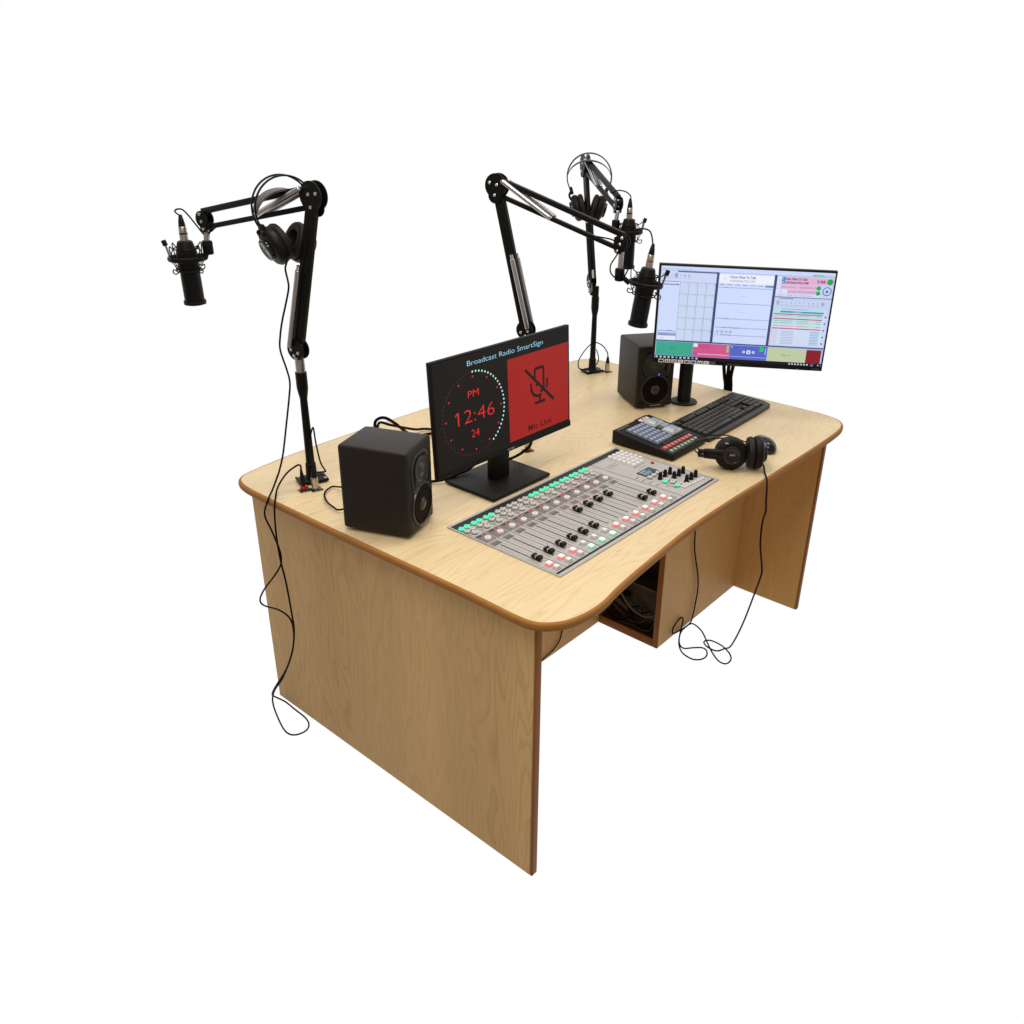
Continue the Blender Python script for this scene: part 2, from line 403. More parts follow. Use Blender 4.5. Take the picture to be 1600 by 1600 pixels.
# printed lines, strips and marks on the face
def pr_(u0, v0, u1, v1, m, z=.0002): b.rect(X0+u0, Y0-v1, X0+u1, Y0-v0, ZP+z, m)
pr_(.0056, .0080, .6975, .0275, M['dark'], .0002)       # dark meter-bridge edge at the back
pr_(.0056, .3345, .6975, .3422, M['dark'])
PIT = .0429; U0 = .0229
for i in range(13):
    u = .0016+PIT*i
    thick = .0022 if i in (4, 8) else .0013
    if i > 0: pr_(u-thick/2, .0290, u+thick/2, .3345, M['line'], .0003)
pr_(.5440, .028, .5456, .3345, M['dark'], .0003)
for i in range(12):
    u = U0+PIT*i
    for q in range(3):                                    # display window and printed legends
        pass
    pr_(u-.0190, .0850, u+.0180, .1275, M['greyband'], .00028); pr_(u-.0150, .1340, u+.0120, .1520, M['greyband'], .00028)
    pr_(u-.0125, .0885, u+.0020, .0950, M['line'], .0004)
    b.text('%d' % random.randint(10, 99), .006, M['grey'], frame(cu(u-.0095, .0940, .0006), (1, 0, 0), (0, 1, 0)))
    pr_(u+.0085, .0865, u+.0170, .0945, M['redink'], .0004)
    b.disc(X0+u+.002, Y0-.1136, .0118, ZP+.0004, M['grey'], None, 20, .0100)
    for q in range(4):
        pr_(u-.0115+q*.0065, .1305, u-.008+q*.0065, .1316, M['line'], .0004)
    red = i in (6, 7, 8, 9)
    mk = M['redink'] if red else M['line']
    for q in range(2):
        pr_(u-.0085+q*.0095, .1400, u-.0065+q*.0095, .1500, mk, .0004)
        pr_(u-.0040+q*.0095, .1435, u-.0032+q*.0095, .1500, mk, .0004)
    b.disc(X0+u, Y0-.1580, .0022, ZP+.0004, M['dark'], None, 10)
    b.disc(X0+u, Y0-.2790, .0018, ZP+.0004, M['dark'], None, 10)
    pr_(u-.0013, .1580, u+.0013, .2790, M['dark'], .0005)
    pr_(u-.0108, .1560, u-.0104, .2860, M['line'], .0004); pr_(u+.0104, .1560, u+.0108, .2860, M['line'], .0004)
    for q in range(9):
        vv = .165+q*.0135; w = .004 if q in (2, 5) else .0025
        pr_(u-.003-w, vv, u-.003, vv+.0006, M['line'], .0004)
        pr_(u+.003, vv, u+.003+w, vv+.0006, M['line'], .0004)
    for q in range(3): pr_(u-.0165, .0305+q*.018, u-.0150, .0400+q*.018, M['line'], .0004)
    pr_(u-.0160, .1000, u-.0060, .1010, M['line'], .0004); pr_(u-.0160, .1210, u-.0080, .1220, M['line'], .0004); pr_(u+.0125, .1000, u+.0165, .1010, M['line'], .0004)
    pr_(u-.0150, .2895, u-.0144, .3310, M['frame'], .0004); pr_(u+.0150, .2895, u+.0156, .3310, M['frame'], .0004)
    pr_(u-.0150, .3304, u+.0156, .3310, M['frame'], .0004)
    b.disc(X0+u+.0125, Y0-.2850, .0014, ZP+.0004, M['dark'], None, 8)
# master section prints
for q in range(7): pr_(.558, .0700+q*.0105, .604-.002*(q % 3), .0712+q*.0105, M['yellow'] if q > 1 else M['line'], .0004)
for q in range(5): pr_(.5575+q*.011, .034, .5605+q*.011, .0355, M['line'], .0004)
for q in range(6): pr_(.553+q*.0015, .150+q*.024, .575, .1506+q*.024, M['line'], .0004)
pr_(.612, .130, .660, .1308, M['line'], .0004); pr_(.612, .145, .650, .1458, M['line'], .0004)
for q in range(4):
    b.text(('MON', 'PHN', 'STUDIO', 'CUE')[q], .0052, M['line'], frame(cu(.5495, .180+q*.022, .0006), (1, 0, 0), (0, 1, 0)), width=.014)
b.text('CUE', .0095, M['dark'], frame(cu(.527, .3265, .0006), (0, 1, 0), (-1, 0, 0)))
pr_(.576, .262, .5775, .296, M['line'], .0004)
b.build('face_plate', con)

def local_mesh(fn, name):
    q = MB(); fn(q); return q.mesh(name)
rb = {}
for key, m in (('w', M['btn']), ('g', M['green'])):
    rb[key] = local_mesh(lambda q: (q.lathe([(.0080, 0), (.0080, .0022)], M['greyband'], None, 18), q.lathe([(.0076, .0022), (.0076, .0048), (.0070, .0060), (.0054, .0067), (.0001, .0069)], m if m is not M['btn'] else M['btn2'], None, 18),
                                    q.rect(-.0042, -.0007, .0042, .0007, .00712, M['line'])), 'round_button')
enc = local_mesh(lambda q: (q.lathe([(.0085, 0), (.0083, .0048), (.0074, .0060), (.0001, .0063)], M['btn'], None, 20), q.rect(-.0035, -.0006, .0035, .0006, .0065, M['grey'])), 'rotary_knob')
def fad(q):
    q.box((0, 0, .0015), (.003, .010, .003), M['dark'])
    sec = [(-.0125, .0040), (-.0125, .0105), (-.0085, .0128), (-.0035, .0108), (-.0012, .0102), (.0012, .0102), (.0035, .0108), (.0085, .0128), (.0125, .0105), (.0125, .0040)]
    vs = [(x, y, z) for x in (-.0062, .0062) for y, z in sec]; k = len(sec)
    q.add(vs, [[i, (i+1) % k, k+(i+1) % k, k+i] for i in range(k)]+[list(range(k))[::-1], [k+i for i in range(k)]], M['black'], None, False)
    q.box((0, 0, .0085), (.0130, .0016, .0060), M['white'])
fade = local_mesh(fad, 'fader')
def sqb(base, cap, lo=.0065, hi=.0105):
    def f(q):
        q.box((0, 0, .0012), (.0150, .0150, .0024), base, None, .0004, 1)
        q.box((0, 0, lo/2+.001), (.0135, .0135, lo), base, None, .001, 2)
        q.box((0, 0, (lo+hi)/2), (.0122, .0122, hi-lo+.001), cap, None, .0014, 2)
    return f
sq = {'r': local_mesh(sqb(M['redlit'], M['redtop'], .0050, .0085), 'square_button'), 'w': local_mesh(sqb(M['btn2'], M['btn'], .0045, .0080), 'square_button'),
      'g': local_mesh(sqb(M['grnlit'], M['grntop'], .0045, .0075), 'square_button')}
def cl(u, v, z=0): return V(cu(u, v, z))-V(con.location)
for i in range(12):
    u = U0+PIT*i
    lit = 'w' if i in (3, 4, 5) else 'g'
    kw = dict(label='lit green round button') if lit == 'g' else {}
    inst(rb[lit], 'round_button', con, cl(u-.0096, .0372), **kw); inst(rb[lit], 'round_button', con, cl(u+.0086, .0372), **kw)
    inst(rb['w'], 'round_button', con, cl(u-.0086, .0556)); inst(rb['w'], 'round_button', con, cl(u+.0092, .0550))
    inst(rb['w'], 'round_button', con, cl(u+.0000, .0718))
    inst(enc, 'rotary_knob', con, cl(u+.0015, .1140))
    fv = {6: .181, 7: .182, 8: .182, 9: .183}.get(i, .2640)
    inst(fade, 'fader', con, cl(u+.0035, fv))
    if i in (3, 4, 5):
        inst(sq['w'], 'square_button', con, cl(u+.0015, .2985)); inst(sq['g'], 'square_button', con, cl(u+.0020, .3222), label='lit green square button')
    else:
        inst(sq['r'], 'square_button', con, cl(u+.0015, .3015), label='lit red square button'); inst(sq['w'], 'square_button', con, cl(u+.0020, .3222))
kp = local_mesh(lambda q: (q.lathe([(.0072, 0), (.0068, .006), (.0055, .0078), (.0001, .0082)], M['btn'], None, 14)), 'keypad_button')
for c in range(4):
    for r in range(6):
        if c == 3 and r == 5: continue
        inst(kp, 'keypad_button', con, cl(.6235+c*.0195, .0385+r*.0168))
b = MB(); b.box(cu(.6145, .1750, .0006), (.062, .034, .0012), M['dark']); 
b.rect(X0+.586, Y0-.190, X0+.643, Y0-.160, ZP+.0014, M['lcd'])
for q in range(4): b.rect(X0+.589, Y0-.1875+q*.007, X0+.589+.03+.006*(q % 3), Y0-.1845+q*.007, ZP+.0016, M['keylight'] if q % 2 else M['keycyan'])
b.build('display', con)
MB().cyl(cu(.6785, .1500), cu(.6785, .1500, .004), .0050, M['red'], n=14).build('indicator_lamp', con)
kn = local_mesh(lambda q: (q.lathe([(.0072, 0), (.0070, .003), (.0058, .0035), (.0050, .0185), (.0042, .0200), (.0001, .0203)], M['black'], None, 16),
                           q.box((0, -.0046, .012), (.0012, .002, .016), M['dimink'])), 'tall_knob')
for uu, vv in ((.598, .2275), (.6225, .228), (.6475, .2285), (.630, .2530), (.6535, .2535), (.6770, .2530), (.632, .2920), (.656, .292), (.679, .2925)):
    inst(kn, 'tall_knob', con, cl(uu, vv))
for uu, vv in ((.5885, .2500), (.5890, .2885)): inst(rb['g'], 'round_button', con, cl(uu, vv), label='lit green round button')
for uu, vv in ((.5830, .2040), (.6040, .2035), (.6260, .2030), (.6460, .2030), (.6045, .2460), (.5985, .2680), (.6095, .2655), (.6060, .2850), (.6810, .2720)):
    inst(rb['w'], 'round_button', con, cl(uu, vv))
kq = local_mesh(lambda q: q.box((0, 0, .002), (.0085, .0085, .004), M['btn'], None, .0015, 2), 'small_button')
for q in range(8): inst(kq, 'small_button', con, cl(.5950+q*.0125, .3085+.0010*q))
for q in range(3): inst(kq, 'small_button', con, cl(.5955+q*.0125, .2985+.001*q))

# ------------------------------------------------------------------ monitors
def slab(W, H, t, m, T, bev=.003):
    return MB().box((W/2, -H/2, -t/2), (W, H, t), m, T, bev, 2)

# studio clock monitor on the left
c0 = V((.4424, .4756, .9875)); ya = math.radians(.68); ti = math.radians(3.0)
u = V((math.cos(ya), math.sin(ya), 0)); nn = V((math.sin(ya), -math.cos(ya), 0)); up = V((0, 0, 1))*math.cos(ti)-nn*math.sin(ti)
tl = c0-u*.265+up*.1434
T = frame(tl, u, up); W = .531
clk = thing('clock_monitor', (.432, .505, .752), 'black monitor on a square foot showing a red clock and a Mic Live panel', 'monitor')
MB().box((W/2, -.142, -.0065), (W, .294, .013), M['black'], T, .0022, 2).build('housing', clk)
MB().box((W/2, -.142, -.024), (W*.62, .19, .026), M['black'], T, .01, 2).build('rear_cover', clk)
red = glow('screen_red', (158, 34, 31)); sblk = glow('screen_black', (24, 20, 19)); cyan = glow('screen_pale_cyan', (188, 236, 238)); blue = glow('screen_sky_blue', (150, 206, 232))
digit = glow('screen_digit_red', (214, 44, 46)); dim = glow('screen_dim_red', (72, 44, 44)); dotr = glow('screen_dot_red', (216, 46, 66)); ink = glow('screen_ink', (34, 24, 24)); darkred = glow('screen_caption', (70, 18, 18))
s = MB(); e = .0003
s.rect(.0060, -.2720, .5255, .0000, e, sblk, T)
s.rect(.2685, -.2665, .5235, -.0415, e*2, red, T)
s.text('Broadcast Radio SmartSign', .0190, blue, T @ Matrix.Translation((.1222, -.0275, e*3)), bold=-.0001, width=.2913)
cx, cy = .1392, -.1508
for k in range(60):
    a = PI/2-2*PI*k/60
    s.disc(cx+.1115*math.cos(a), cy+.1068*math.sin(a), .0028 if k <= 24 else .0022, e*2, cyan if k <= 24 else dim, T, 10)
for k in range(12):
    a = PI/2-2*PI*k/12
    s.disc(cx+.0998*math.cos(a), cy+.0948*math.sin(a), .0025, e*2, dotr, T, 10)
s.text('PM', .0255, digit, T @ Matrix.Translation((.1194, -.1072, e*2)), 'LEFT', 0, width=.0390)
s.text('12:46', .0505, digit, T @ Matrix.Translation((.0795, -.1705, e*2)), 'LEFT', -.0007, width=.1335)
s.add([(.0802, -.1352, e*2.2), (.0712, -.1405, e*2.2), (.0712, -.1448, e*2.2), (.0802, -.1398, e*2.2)], [[0, 1, 2, 3]], digit, T, False)
s.text('24', .0300, digit, T @ Matrix.Translation((.1250, -.2122, e*2)), 'LEFT', -.0001, width=.0285)
s.text('Mic Live', .0240, darkred, T @ Matrix.Translation((.3440, -.2552, e*3)), bold=.0003, width=.101)
# crossed-out microphone pictogram
def stroke(pts, w, z):
    for (ax, ay), (bx, by) in zip(pts, pts[1:]):
        ax -= .0118; bx -= .0118; ay += .0045; by += .0045
        d = V((bx-ax, by-ay, 0)); L = d.length; d.normalize(); q = V((-d.y, d.x, 0))*w/2; a = V((ax, ay, z))-d*w*.3; c = V((bx, by, z))+d*w*.3
        s.add([a-q, c-q, c+q, a+q], [[0, 1, 2, 3]], ink, T, False)
stroke([(.3885, -.122), (.3885, -.0965), (.3935, -.0925), (.4205, -.0925), (.4255, -.0965), (.4255, -.150), (.4195, -.1575), (.412, -.1585)], .0080, e*3)
stroke([(.3720, -.131), (.3735, -.150), (.382, -.163), (.396, -.1695), (.413, -.1690)], .0078, e*3.2)
stroke([(.4405, -.131), (.4400, -.146), (.4375, -.153)], .0078, e*3.2)
stroke([(.4075, -.1700), (.4075, -.187)], .0082, e*3.4); stroke([(.3890, -.1880), (.4285, -.1880)], .0078, e*3.6)
stroke([(.3510, -.0890), (.4660, -.1930)], .0086, e*4)
s.disc(.3842, -.1335, .0050, e*3.1, ink, T, 10)
s.build('screen', clk)
q = MB(); q.box((W/2, -.2805, .0010), (W, .0168, .0035), M['black'], T, .001, 1); q.build('chin', clk)
MB().text('acer', .0105, M['ink'], T @ Matrix.Translation((.2697, -.2845, .0031)), 'CENTER', .0001, width=.029).build('maker_mark', clk)
MB().box((.432, .500, .7575), (.232, .182, .009), M['black'], None, .004, 2).build('foot', clk)
MB().text('acer', .008, M['dimink'], Matrix.Translation((.512, .430, .7623)), 'LEFT', 0).build('foot_mark', clk)
q = MB(); q.box((.4330, .500, .812), (.064, .028, .108), M['black'], None, .006, 2); q.build('neck', clk)
MB().tube([V((.560, .492, .850)), V((.566, .500, .815)), V((.545, .520, .788)), V((.505, .535, .778)), V((.465, .545, .785)), V((.440, .55, .84))], .0042, M['rubber']).build('cable', clk)
MB().tube([V((.430, .560, .840)), V((.425, .568, .795)), V((.400, .578, .771)), V((.360, .583, .767)), V((.322, .590, .762)), V((.285, .620, .7565))], .004, M['rubber']).build('cable', clk)

# playout monitor on the right
ya = math.radians(-57.6)
u = V((math.cos(ya), math.sin(ya), 0)); nn = V((math.sin(ya), -math.cos(ya), 0)); up = V((0, 0, 1))
c0 = V((1.302, .261, 1.0934)); W, H = .54, .3136
T = frame(c0-u*W/2+up*H/2, u, up)
pm = thing('playout_monitor', (1.3667, .4762, .752), 'black monitor on a round pole stand showing a pale blue radio playout program', 'monitor')
slab(W, H, .020, M['black'], T, .0015).build('housing', pm)
MB().box((W/2, -H*.52, -.032), (W*.55, H*.6, .026), M['black'], T, .008, 2).build('rear_cover', pm)
pc = {}
def G(r, g, b_):
    k = (r, g, b_)
    if k not in pc: pc[k] = glow('screen_%s' % ('tint%d' % len(pc)), k)
    return pc[k]
s = MB(); L = [0]
def R(x0, y0, x1, y1, c, lay=1): s.rect(x0, -y1, x1, -y0, .0003+.00018*lay, G(*c), T)
def TX(t, x, y, size, c, lay=4, w=None, bold=0., al='LEFT'): s.text(t, size, G(*c), T @ Matrix.Translation((x, -y, .0003+.00018*lay)), al, bold, width=w)
BG = (206, 219, 252); WH = (222, 230, 255); GR = (196, 206, 232); LN = (88, 96, 138); DK = (70, 74, 118); TXT = (60, 62, 96)
R(.0075, .0062, .5345, .2990, (172, 186, 232), 0)
R(.0075, .0062, .5345, .0185, (206, 218, 252))
TX('Myriad   File   View   Tools   Window   Help', .012, .0155, .0052, (120, 128, 170), w=.090)
R(.0085, .0180, .1815, .0235, LN); R(.0085, .0190, .1810, .2400, BG, 2)
R(.0600, .0195, .1800, .0235, LN, 3)
R(.0085, .0250, .1800, .0520, (206, 214, 244), 3)
for k in range(7):
    x = .0125+k*.0132
    if k == 3: R(x-.002, .0262, x+.009, .0395, (160, 176, 220), 4)
    TX('DN+G>AX'[k], x, .0365, .0095, (92, 98, 140), 6)
    R(x, .0405, x+.008, .0412, LN, 5)
R(.0110, .0520, .0660, .0535, LN, 4)
R(.0110, .0600, .0665, .0640, (140, 150, 190), 4); s.disc(.0640, -.0620, .0018, .0015, G(*DK), T, 10)
R(.0110, .2085, .0665, .2100, LN, 4); R(.0110, .2145, .0690, .2245, (150, 164, 206), 4); R(.0110, .2255, .0680, .2390, WH, 4)
TX('Hot Keys', .022, .2220, .006, TXT, 5); TX('Log', .022, .2335, .006, TXT, 5); TX('Selected', .040, .2080, .005, TXT, 5)
R(.0690, .0525, .1792, .2385, (206, 216, 244), 4)
for r_ in range(5):
    for c_ in range(4):
        x0 = .0700+c_*.0273; y0 = .0535+r_*.0370
        R(x0, y0, x0+.0265, y0+.0360, (190, 204, 232), 5); R(x0+.0008, y0+.0020, x0+.0250, y0+.0345, (200, 214, 240), 6)
        TX('%d' % (r_+1+c_*5), x0+.0205, y0+.0060, .0050, TXT, 7)
for c_ in range(5): R(.0693+c_*.0273, .0530, .0699+c_*.0273, .2385, LN, 7)
for r_ in range(6): R(.0690, .0530+r_*.0370, .1792, .0534+r_*.0370, LN, 7)
R(.1785, .0190, .1868, .2400, DK, 3)
R(.1868, .0205, .3560, .2395, BG, 2); R(.1885, .0232, .3545, .0500, (236, 240, 255), 3)
TX('I Dont Want To Talk', .2192, .0345, .0105, TXT, 5, w=.0800, bold=.0002); TX('AUDIONAUTIX.COM', .2192, .0460, .0100, (104, 106, 140), 5, w=.0780)
R(.2000, .0370, .2100, .0378, LN, 5)
for k in range(6): R(.1905+k*.0235, .0545, .2060+k*.0235, .0560, LN, 4)
R(.3300, .0525, .3545, .0585, (130, 140, 184), 4)
for y, t in ((.0640, 'Presenter'), (.1130, 'Links'), (.1610, 'Presenter Notes'), (.1890, 'Email and Social - Messaging System'), (.2130, 'Your Inbox Messages')):
    R(.2090, y-.0015, .3530, y+.0010, (166, 176, 214), 4); TX(t, .1960, y+.001, .0052, TXT, 6); s.disc(.1925, -y, .0014, .0015, G(*DK), T, 8)
for y in (.0880, .1380): R(.2550, y, .2750, y+.0008, (160, 168, 206), 4)
for k in range(4): R(.1945+k*.0135, .1975, .2045+k*.0135, .2075, (186, 196, 226), 4); TX('IE+E'[k], .1970+k*.0135, .2050, .007, TXT, 6)
R(.3545, .0190, .3625, .2400, DK, 3)
R(.3625, .0200, .5330, .0840, GR, 2)
R(.4680, .0130, .5020, .0185, (120, 206, 176), 3); R(.5040, .0140, .5300, .0180, (160, 206, 206), 3)
R(.3785, .0232, .5335, .0445, (228, 180, 214), 4); R(.3650, .0232, .3770, .0445, WH, 4); R(.3770, .0232, .3868, .0445, (70, 140, 214), 5)
TX('2', .3685, .0385, .010, TXT, 6); TX('I', .3790, .0315, .010, (226, 236, 255), 7); TX('A', .3785, .0425, .009, (226, 236, 255), 7)
TX('Dont Want To Talk', .3875, .0320, .0100, (96, 20, 70), 7, w=.0660, bold=.0003); TX('UDIONAUTIX.COM', .3875, .0430, .0095, (110, 20, 76), 7, w=.0700, bold=.0003)
TX('2:36E', .4820, .0375, .0120, (60, 24, 66), 7, bold=.0003)
s.disc(.5215, -.0335, .0092, .0018, G(24, 168, 84), T, 24)
R(.3755, .0470, .4980, .0590, (226, 184, 218), 4); R(.3650, .0470, .3750, .0590, WH, 4); TX('1', .3690, .0555, .008, TXT, 6)
R(.3985, .0615, .4980, .0725, (226, 184, 218), 4); R(.3640, .0615, .3975, .0725, WH, 4)
TX('JB Dont Want To  ...  AUDIONAUTIX.COM', .3790, .0555, .0062, (190, 40, 80), 6, w=.108); TX('JB AUDIO NAUTIX AUDIONAUTIX', .4010, .0690, .0060, (190, 40, 80), 6, w=.088)
TX('09:36', .3720, .0695, .0052, TXT, 6)
s.disc(.4905, -.0535, .0068, .0018, G(30, 176, 90), T, 20); s.disc(.4905, -.0690, .0066, .0018, G(30, 176, 90), T, 20)
R(.3640, .0740, .4980, .0830, (210, 220, 250), 4); TX('Now  -  12:46  log  running  time', .372, .0800, .0050, LN, 6, w=.10)
R(.5005, .0470, .5330, .0830, (196, 210, 246), 4)
s.disc(.5165, -.0620, .0135, .0018, G(88, 110, 160), T, 28, .0108); s.add([(.5130, -.0570, .002), (.5130, -.0680, .002), (.5225, -.0625, .002)], [[0, 1, 2]], G(64, 92, 142), T, False)
R(.3625, .0835, .5335, .0852, DK, 4)
R(.3625, .0860, .5335, .2395, (196, 208, 238), 3); R(.3750, .0870, .4200, .0900, (130, 146, 200), 4)
for k in range(11):
    x = .3700+k*.0135
    R(x, .0955, x+.0100, .1065, (170, 184, 220) if k in (0, 10) else (206, 216, 244), 5); TX('EOoATRTCBDV'[k], x+.0012, .1035, .0080, (80, 90, 134), 6); R(x, .1085, x+.0090, .1092, LN, 5)
R(.3650, .1180, .5235, .2350, (200, 220, 236), 4); R(.3650, .1180, .5160, .1760, (186, 222, 226), 5)
R(.3900, .1205, .4700, .1215, LN, 6); R(.3855, .1270, .5175, .1320, (64, 146, 206), 6); R(.4250, .1272, .4500, .1318, (120, 180, 230), 7)
for y, c in ((.1350, (206, 96, 150)), (.1400, (186, 220, 222)), (.1495, (206, 96, 150)), (.1560, (186, 216, 222)), (.1620, (180, 222, 218)), (.1720, (232, 190, 214)), (.1800, (206, 96, 150))):
    R(.3665, y, .5150, y+.0035, c, 6)
    R(.3700, y+.0013, .3850, y+.0021, (90, 80, 110), 7); R(.3890, y+.0013, .4250, y+.0021, (90, 80, 110), 7); R(.4400, y+.0013, .4750, y+.0021, (90, 80, 110), 7); R(.4980, y+.0013, .5120, y+.0021, (90, 80, 110), 7)
R(.3665, .1735, .5150, .1765, (236, 200, 222), 6)
for k in range(9):
    y = .1880+k*.0050
    R(.3680, y, .5150, y+.0042, (206, 216, 240), 6); R(.3720, y+.0015, .3850, y+.0022, (150, 160, 196), 7); R(.3960, y+.0012, .4350, y+.0024, (140, 150, 190), 7); R(.4850, y+.0008, .5120, y+.0028, (130, 168, 214), 7)
R(.3655, .1850, .3675, .2330, (240, 170, 160), 7)
for k in range(5): R(.5185, .1340+k*.021, .5300, .1500+k*.021, (206, 218, 246), 6); s.disc(.5243, -(.1410+k*.021), .0030, .0020, G(90, 104, 150), T, 12)
R(.0085, .2385, .5335, .2425, DK, 5)
R(.0095, .2435, .1270, .2880, (60, 166, 140), 6); TX('Player 1', .055, .2670, .0068, (24, 96, 84), 8)
R(.1275, .2440, .2435, .2885, (206, 90, 140), 6); R(.1290, .2450, .1420, .2560, WH, 7); TX('I Dont Want To Talk', .1450, .2510, .0056, (150, 20, 70), 8, w=.036); TX('AUDIONAUTIX.COM', .1450, .2575, .0056, (150, 20, 70), 8, w=.034); R(.1290, .2770, .2420, .2800, (236, 170, 206), 7); R(.1290, .2750, .1430, .2800, (70, 110, 210), 8); R(.2340, .2460, .2410, .2690, (166, 190, 130), 7)
R(.2440, .2440, .3620, .2888, (88, 104, 196), 6); TX('JB', .2475, .2520, .0075, (190, 206, 250), 8); TX('Jingles', .2560, .2520, .0050, (40, 50, 130), 8)
for x, r in ((.2885, .0042), (.3035, .0068), (.3185, .0042)): s.disc(x, -.2640, r, .0020, G(226, 234, 255), T, 20); s.disc(x, -.2640, r*.42, .0022, G(88, 104, 196), T, 12)
R(.3380, .2470, .3490, .2600, (36, 206, 96), 7); R(.3545, .2490, .3580, .2690, (160, 180, 236), 7); R(.2455, .2790, .3605, .2815, (150, 166, 236), 7)
R(.3630, .2450, .4830, .2890, (190, 202, 164), 6); TX('Player 4', .4050, .2700, .0088, (120, 132, 112), 8)
R(.4835, .2465, .5290, .2890, (136, 30, 42), 6)
R(.0085, .2890, .5335, .2995, (20, 22, 34), 7)
for k in range(11): R(.0110+k*.0128, .2915, .0175+k*.0128, .2970, (190, 204, 226) if k not in (5, 9) else (80, 170, 220), 9)
for k in range(7): R(.4330+k*.0092, .2922, .4385+k*.0092, .2968, (196, 204, 224), 9)
TX('12:46', .5010, .2940, .0040, (206, 214, 232), 9); TX('24/03', .5010, .2985, .0040, (206, 214, 232), 9); R(.5230, .2925, .5270, .2965, (196, 204, 224), 9)
s.build('screen', pm)
for k in range(9):
    q = MB(); x = .0210+k*.0207; q.box((x+.0090, -.3073, .0006), (.0180, .0120, .0008), M['stick'] if k < 8 else M['dimink'], T)
    z = .0012
    if k in (0, 4, 5): q.rect(x+.003, -.3105, x+.015, -.3045, z, M['dark'] if k == 0 else M['stickblue'], T)
    elif k in (1, 6):
        q.disc(x+.0055, -.3085, .0026, z, M['dark'], T, 10); q.disc(x+.0125, -.3085, .0026, z, M['dark'], T, 10)
    elif k == 2:
        for a in range(4): q.rect(x+.0030, -.3115+a*.0024, x+.0150, -.3108+a*.0024, z, M['grey'], T)
        for a in range(5): q.rect(x+.0030+a*.0028, -.3115, x+.0036+a*.0028, -.3036, z+.0001, M['grey'], T)
    else:
        q.rect(x+.006, -.3085, x+.012, -.3070, z, M['grey'], T); q.rect(x+.008, -.3110, x+.010, -.3060, z+.0001, M['grey'], T)
    q.build('bezel_sticker', pm)
q = MB(); q.text('HANNS·G', .0075, M['dimink'], T @ Matrix.Translation((.2640, -.3105, .0004)), 'CENTER', .0001, width=.045)
q.text('HDMI', .0062, M['dimink'], T @ Matrix.Translation((.5190, -.3095, .0004)), 'CENTER', .0001, width=.024); q.build('maker_mark', pm)
MB().sphere(V(T @ V((.4640, -.3120, .0006))), .0022, M['led'], 8).build('power_light', pm)
px, py = 1.3667, .4762
MB().lathe([(.047, .7505), (.048, .7535), (.046, .7565), (.0240, .758)], M['blackmat'], Matrix.Translation((px, py, 0)), 40).build('stand_base', pm)
MB().cyl((px, py, .7575), (px, py, 1.16), .0235, M['blackmat'], n=28, bev=.002).build('pole', pm)
q = MB(); a = V((px, py, 1.075)); bq = V(T @ V((.16, -.145, -.045)))
q.cyl(a-V((0, 0, .03)), a+V((0, 0, .03)), .031, M['black'], n=24, bev=.003)
q.tube([a, a.lerp(bq, .5)+V((0, 0, .0)), bq], .018, M['black'], 10)
q.build('mount_arm', pm)
q = MB()
for d in (-.012, .004, .018):
    q.tube([V((1.5066+d*.5, .355-d, 1.0)), V((1.540+d*.5, .405-d*.8, .93)), V((1.578+d*.6, .4285-d, .86)), V((1.606+d*.35, .440-d*.7, .80)), V((1.622+d*.3, .440-d*.6, .742)), V((1.622, .445-d, .60)), V((1.618, .46-d, .35))], .0068, M['rubber'], 8)
q.build('cable', pm)

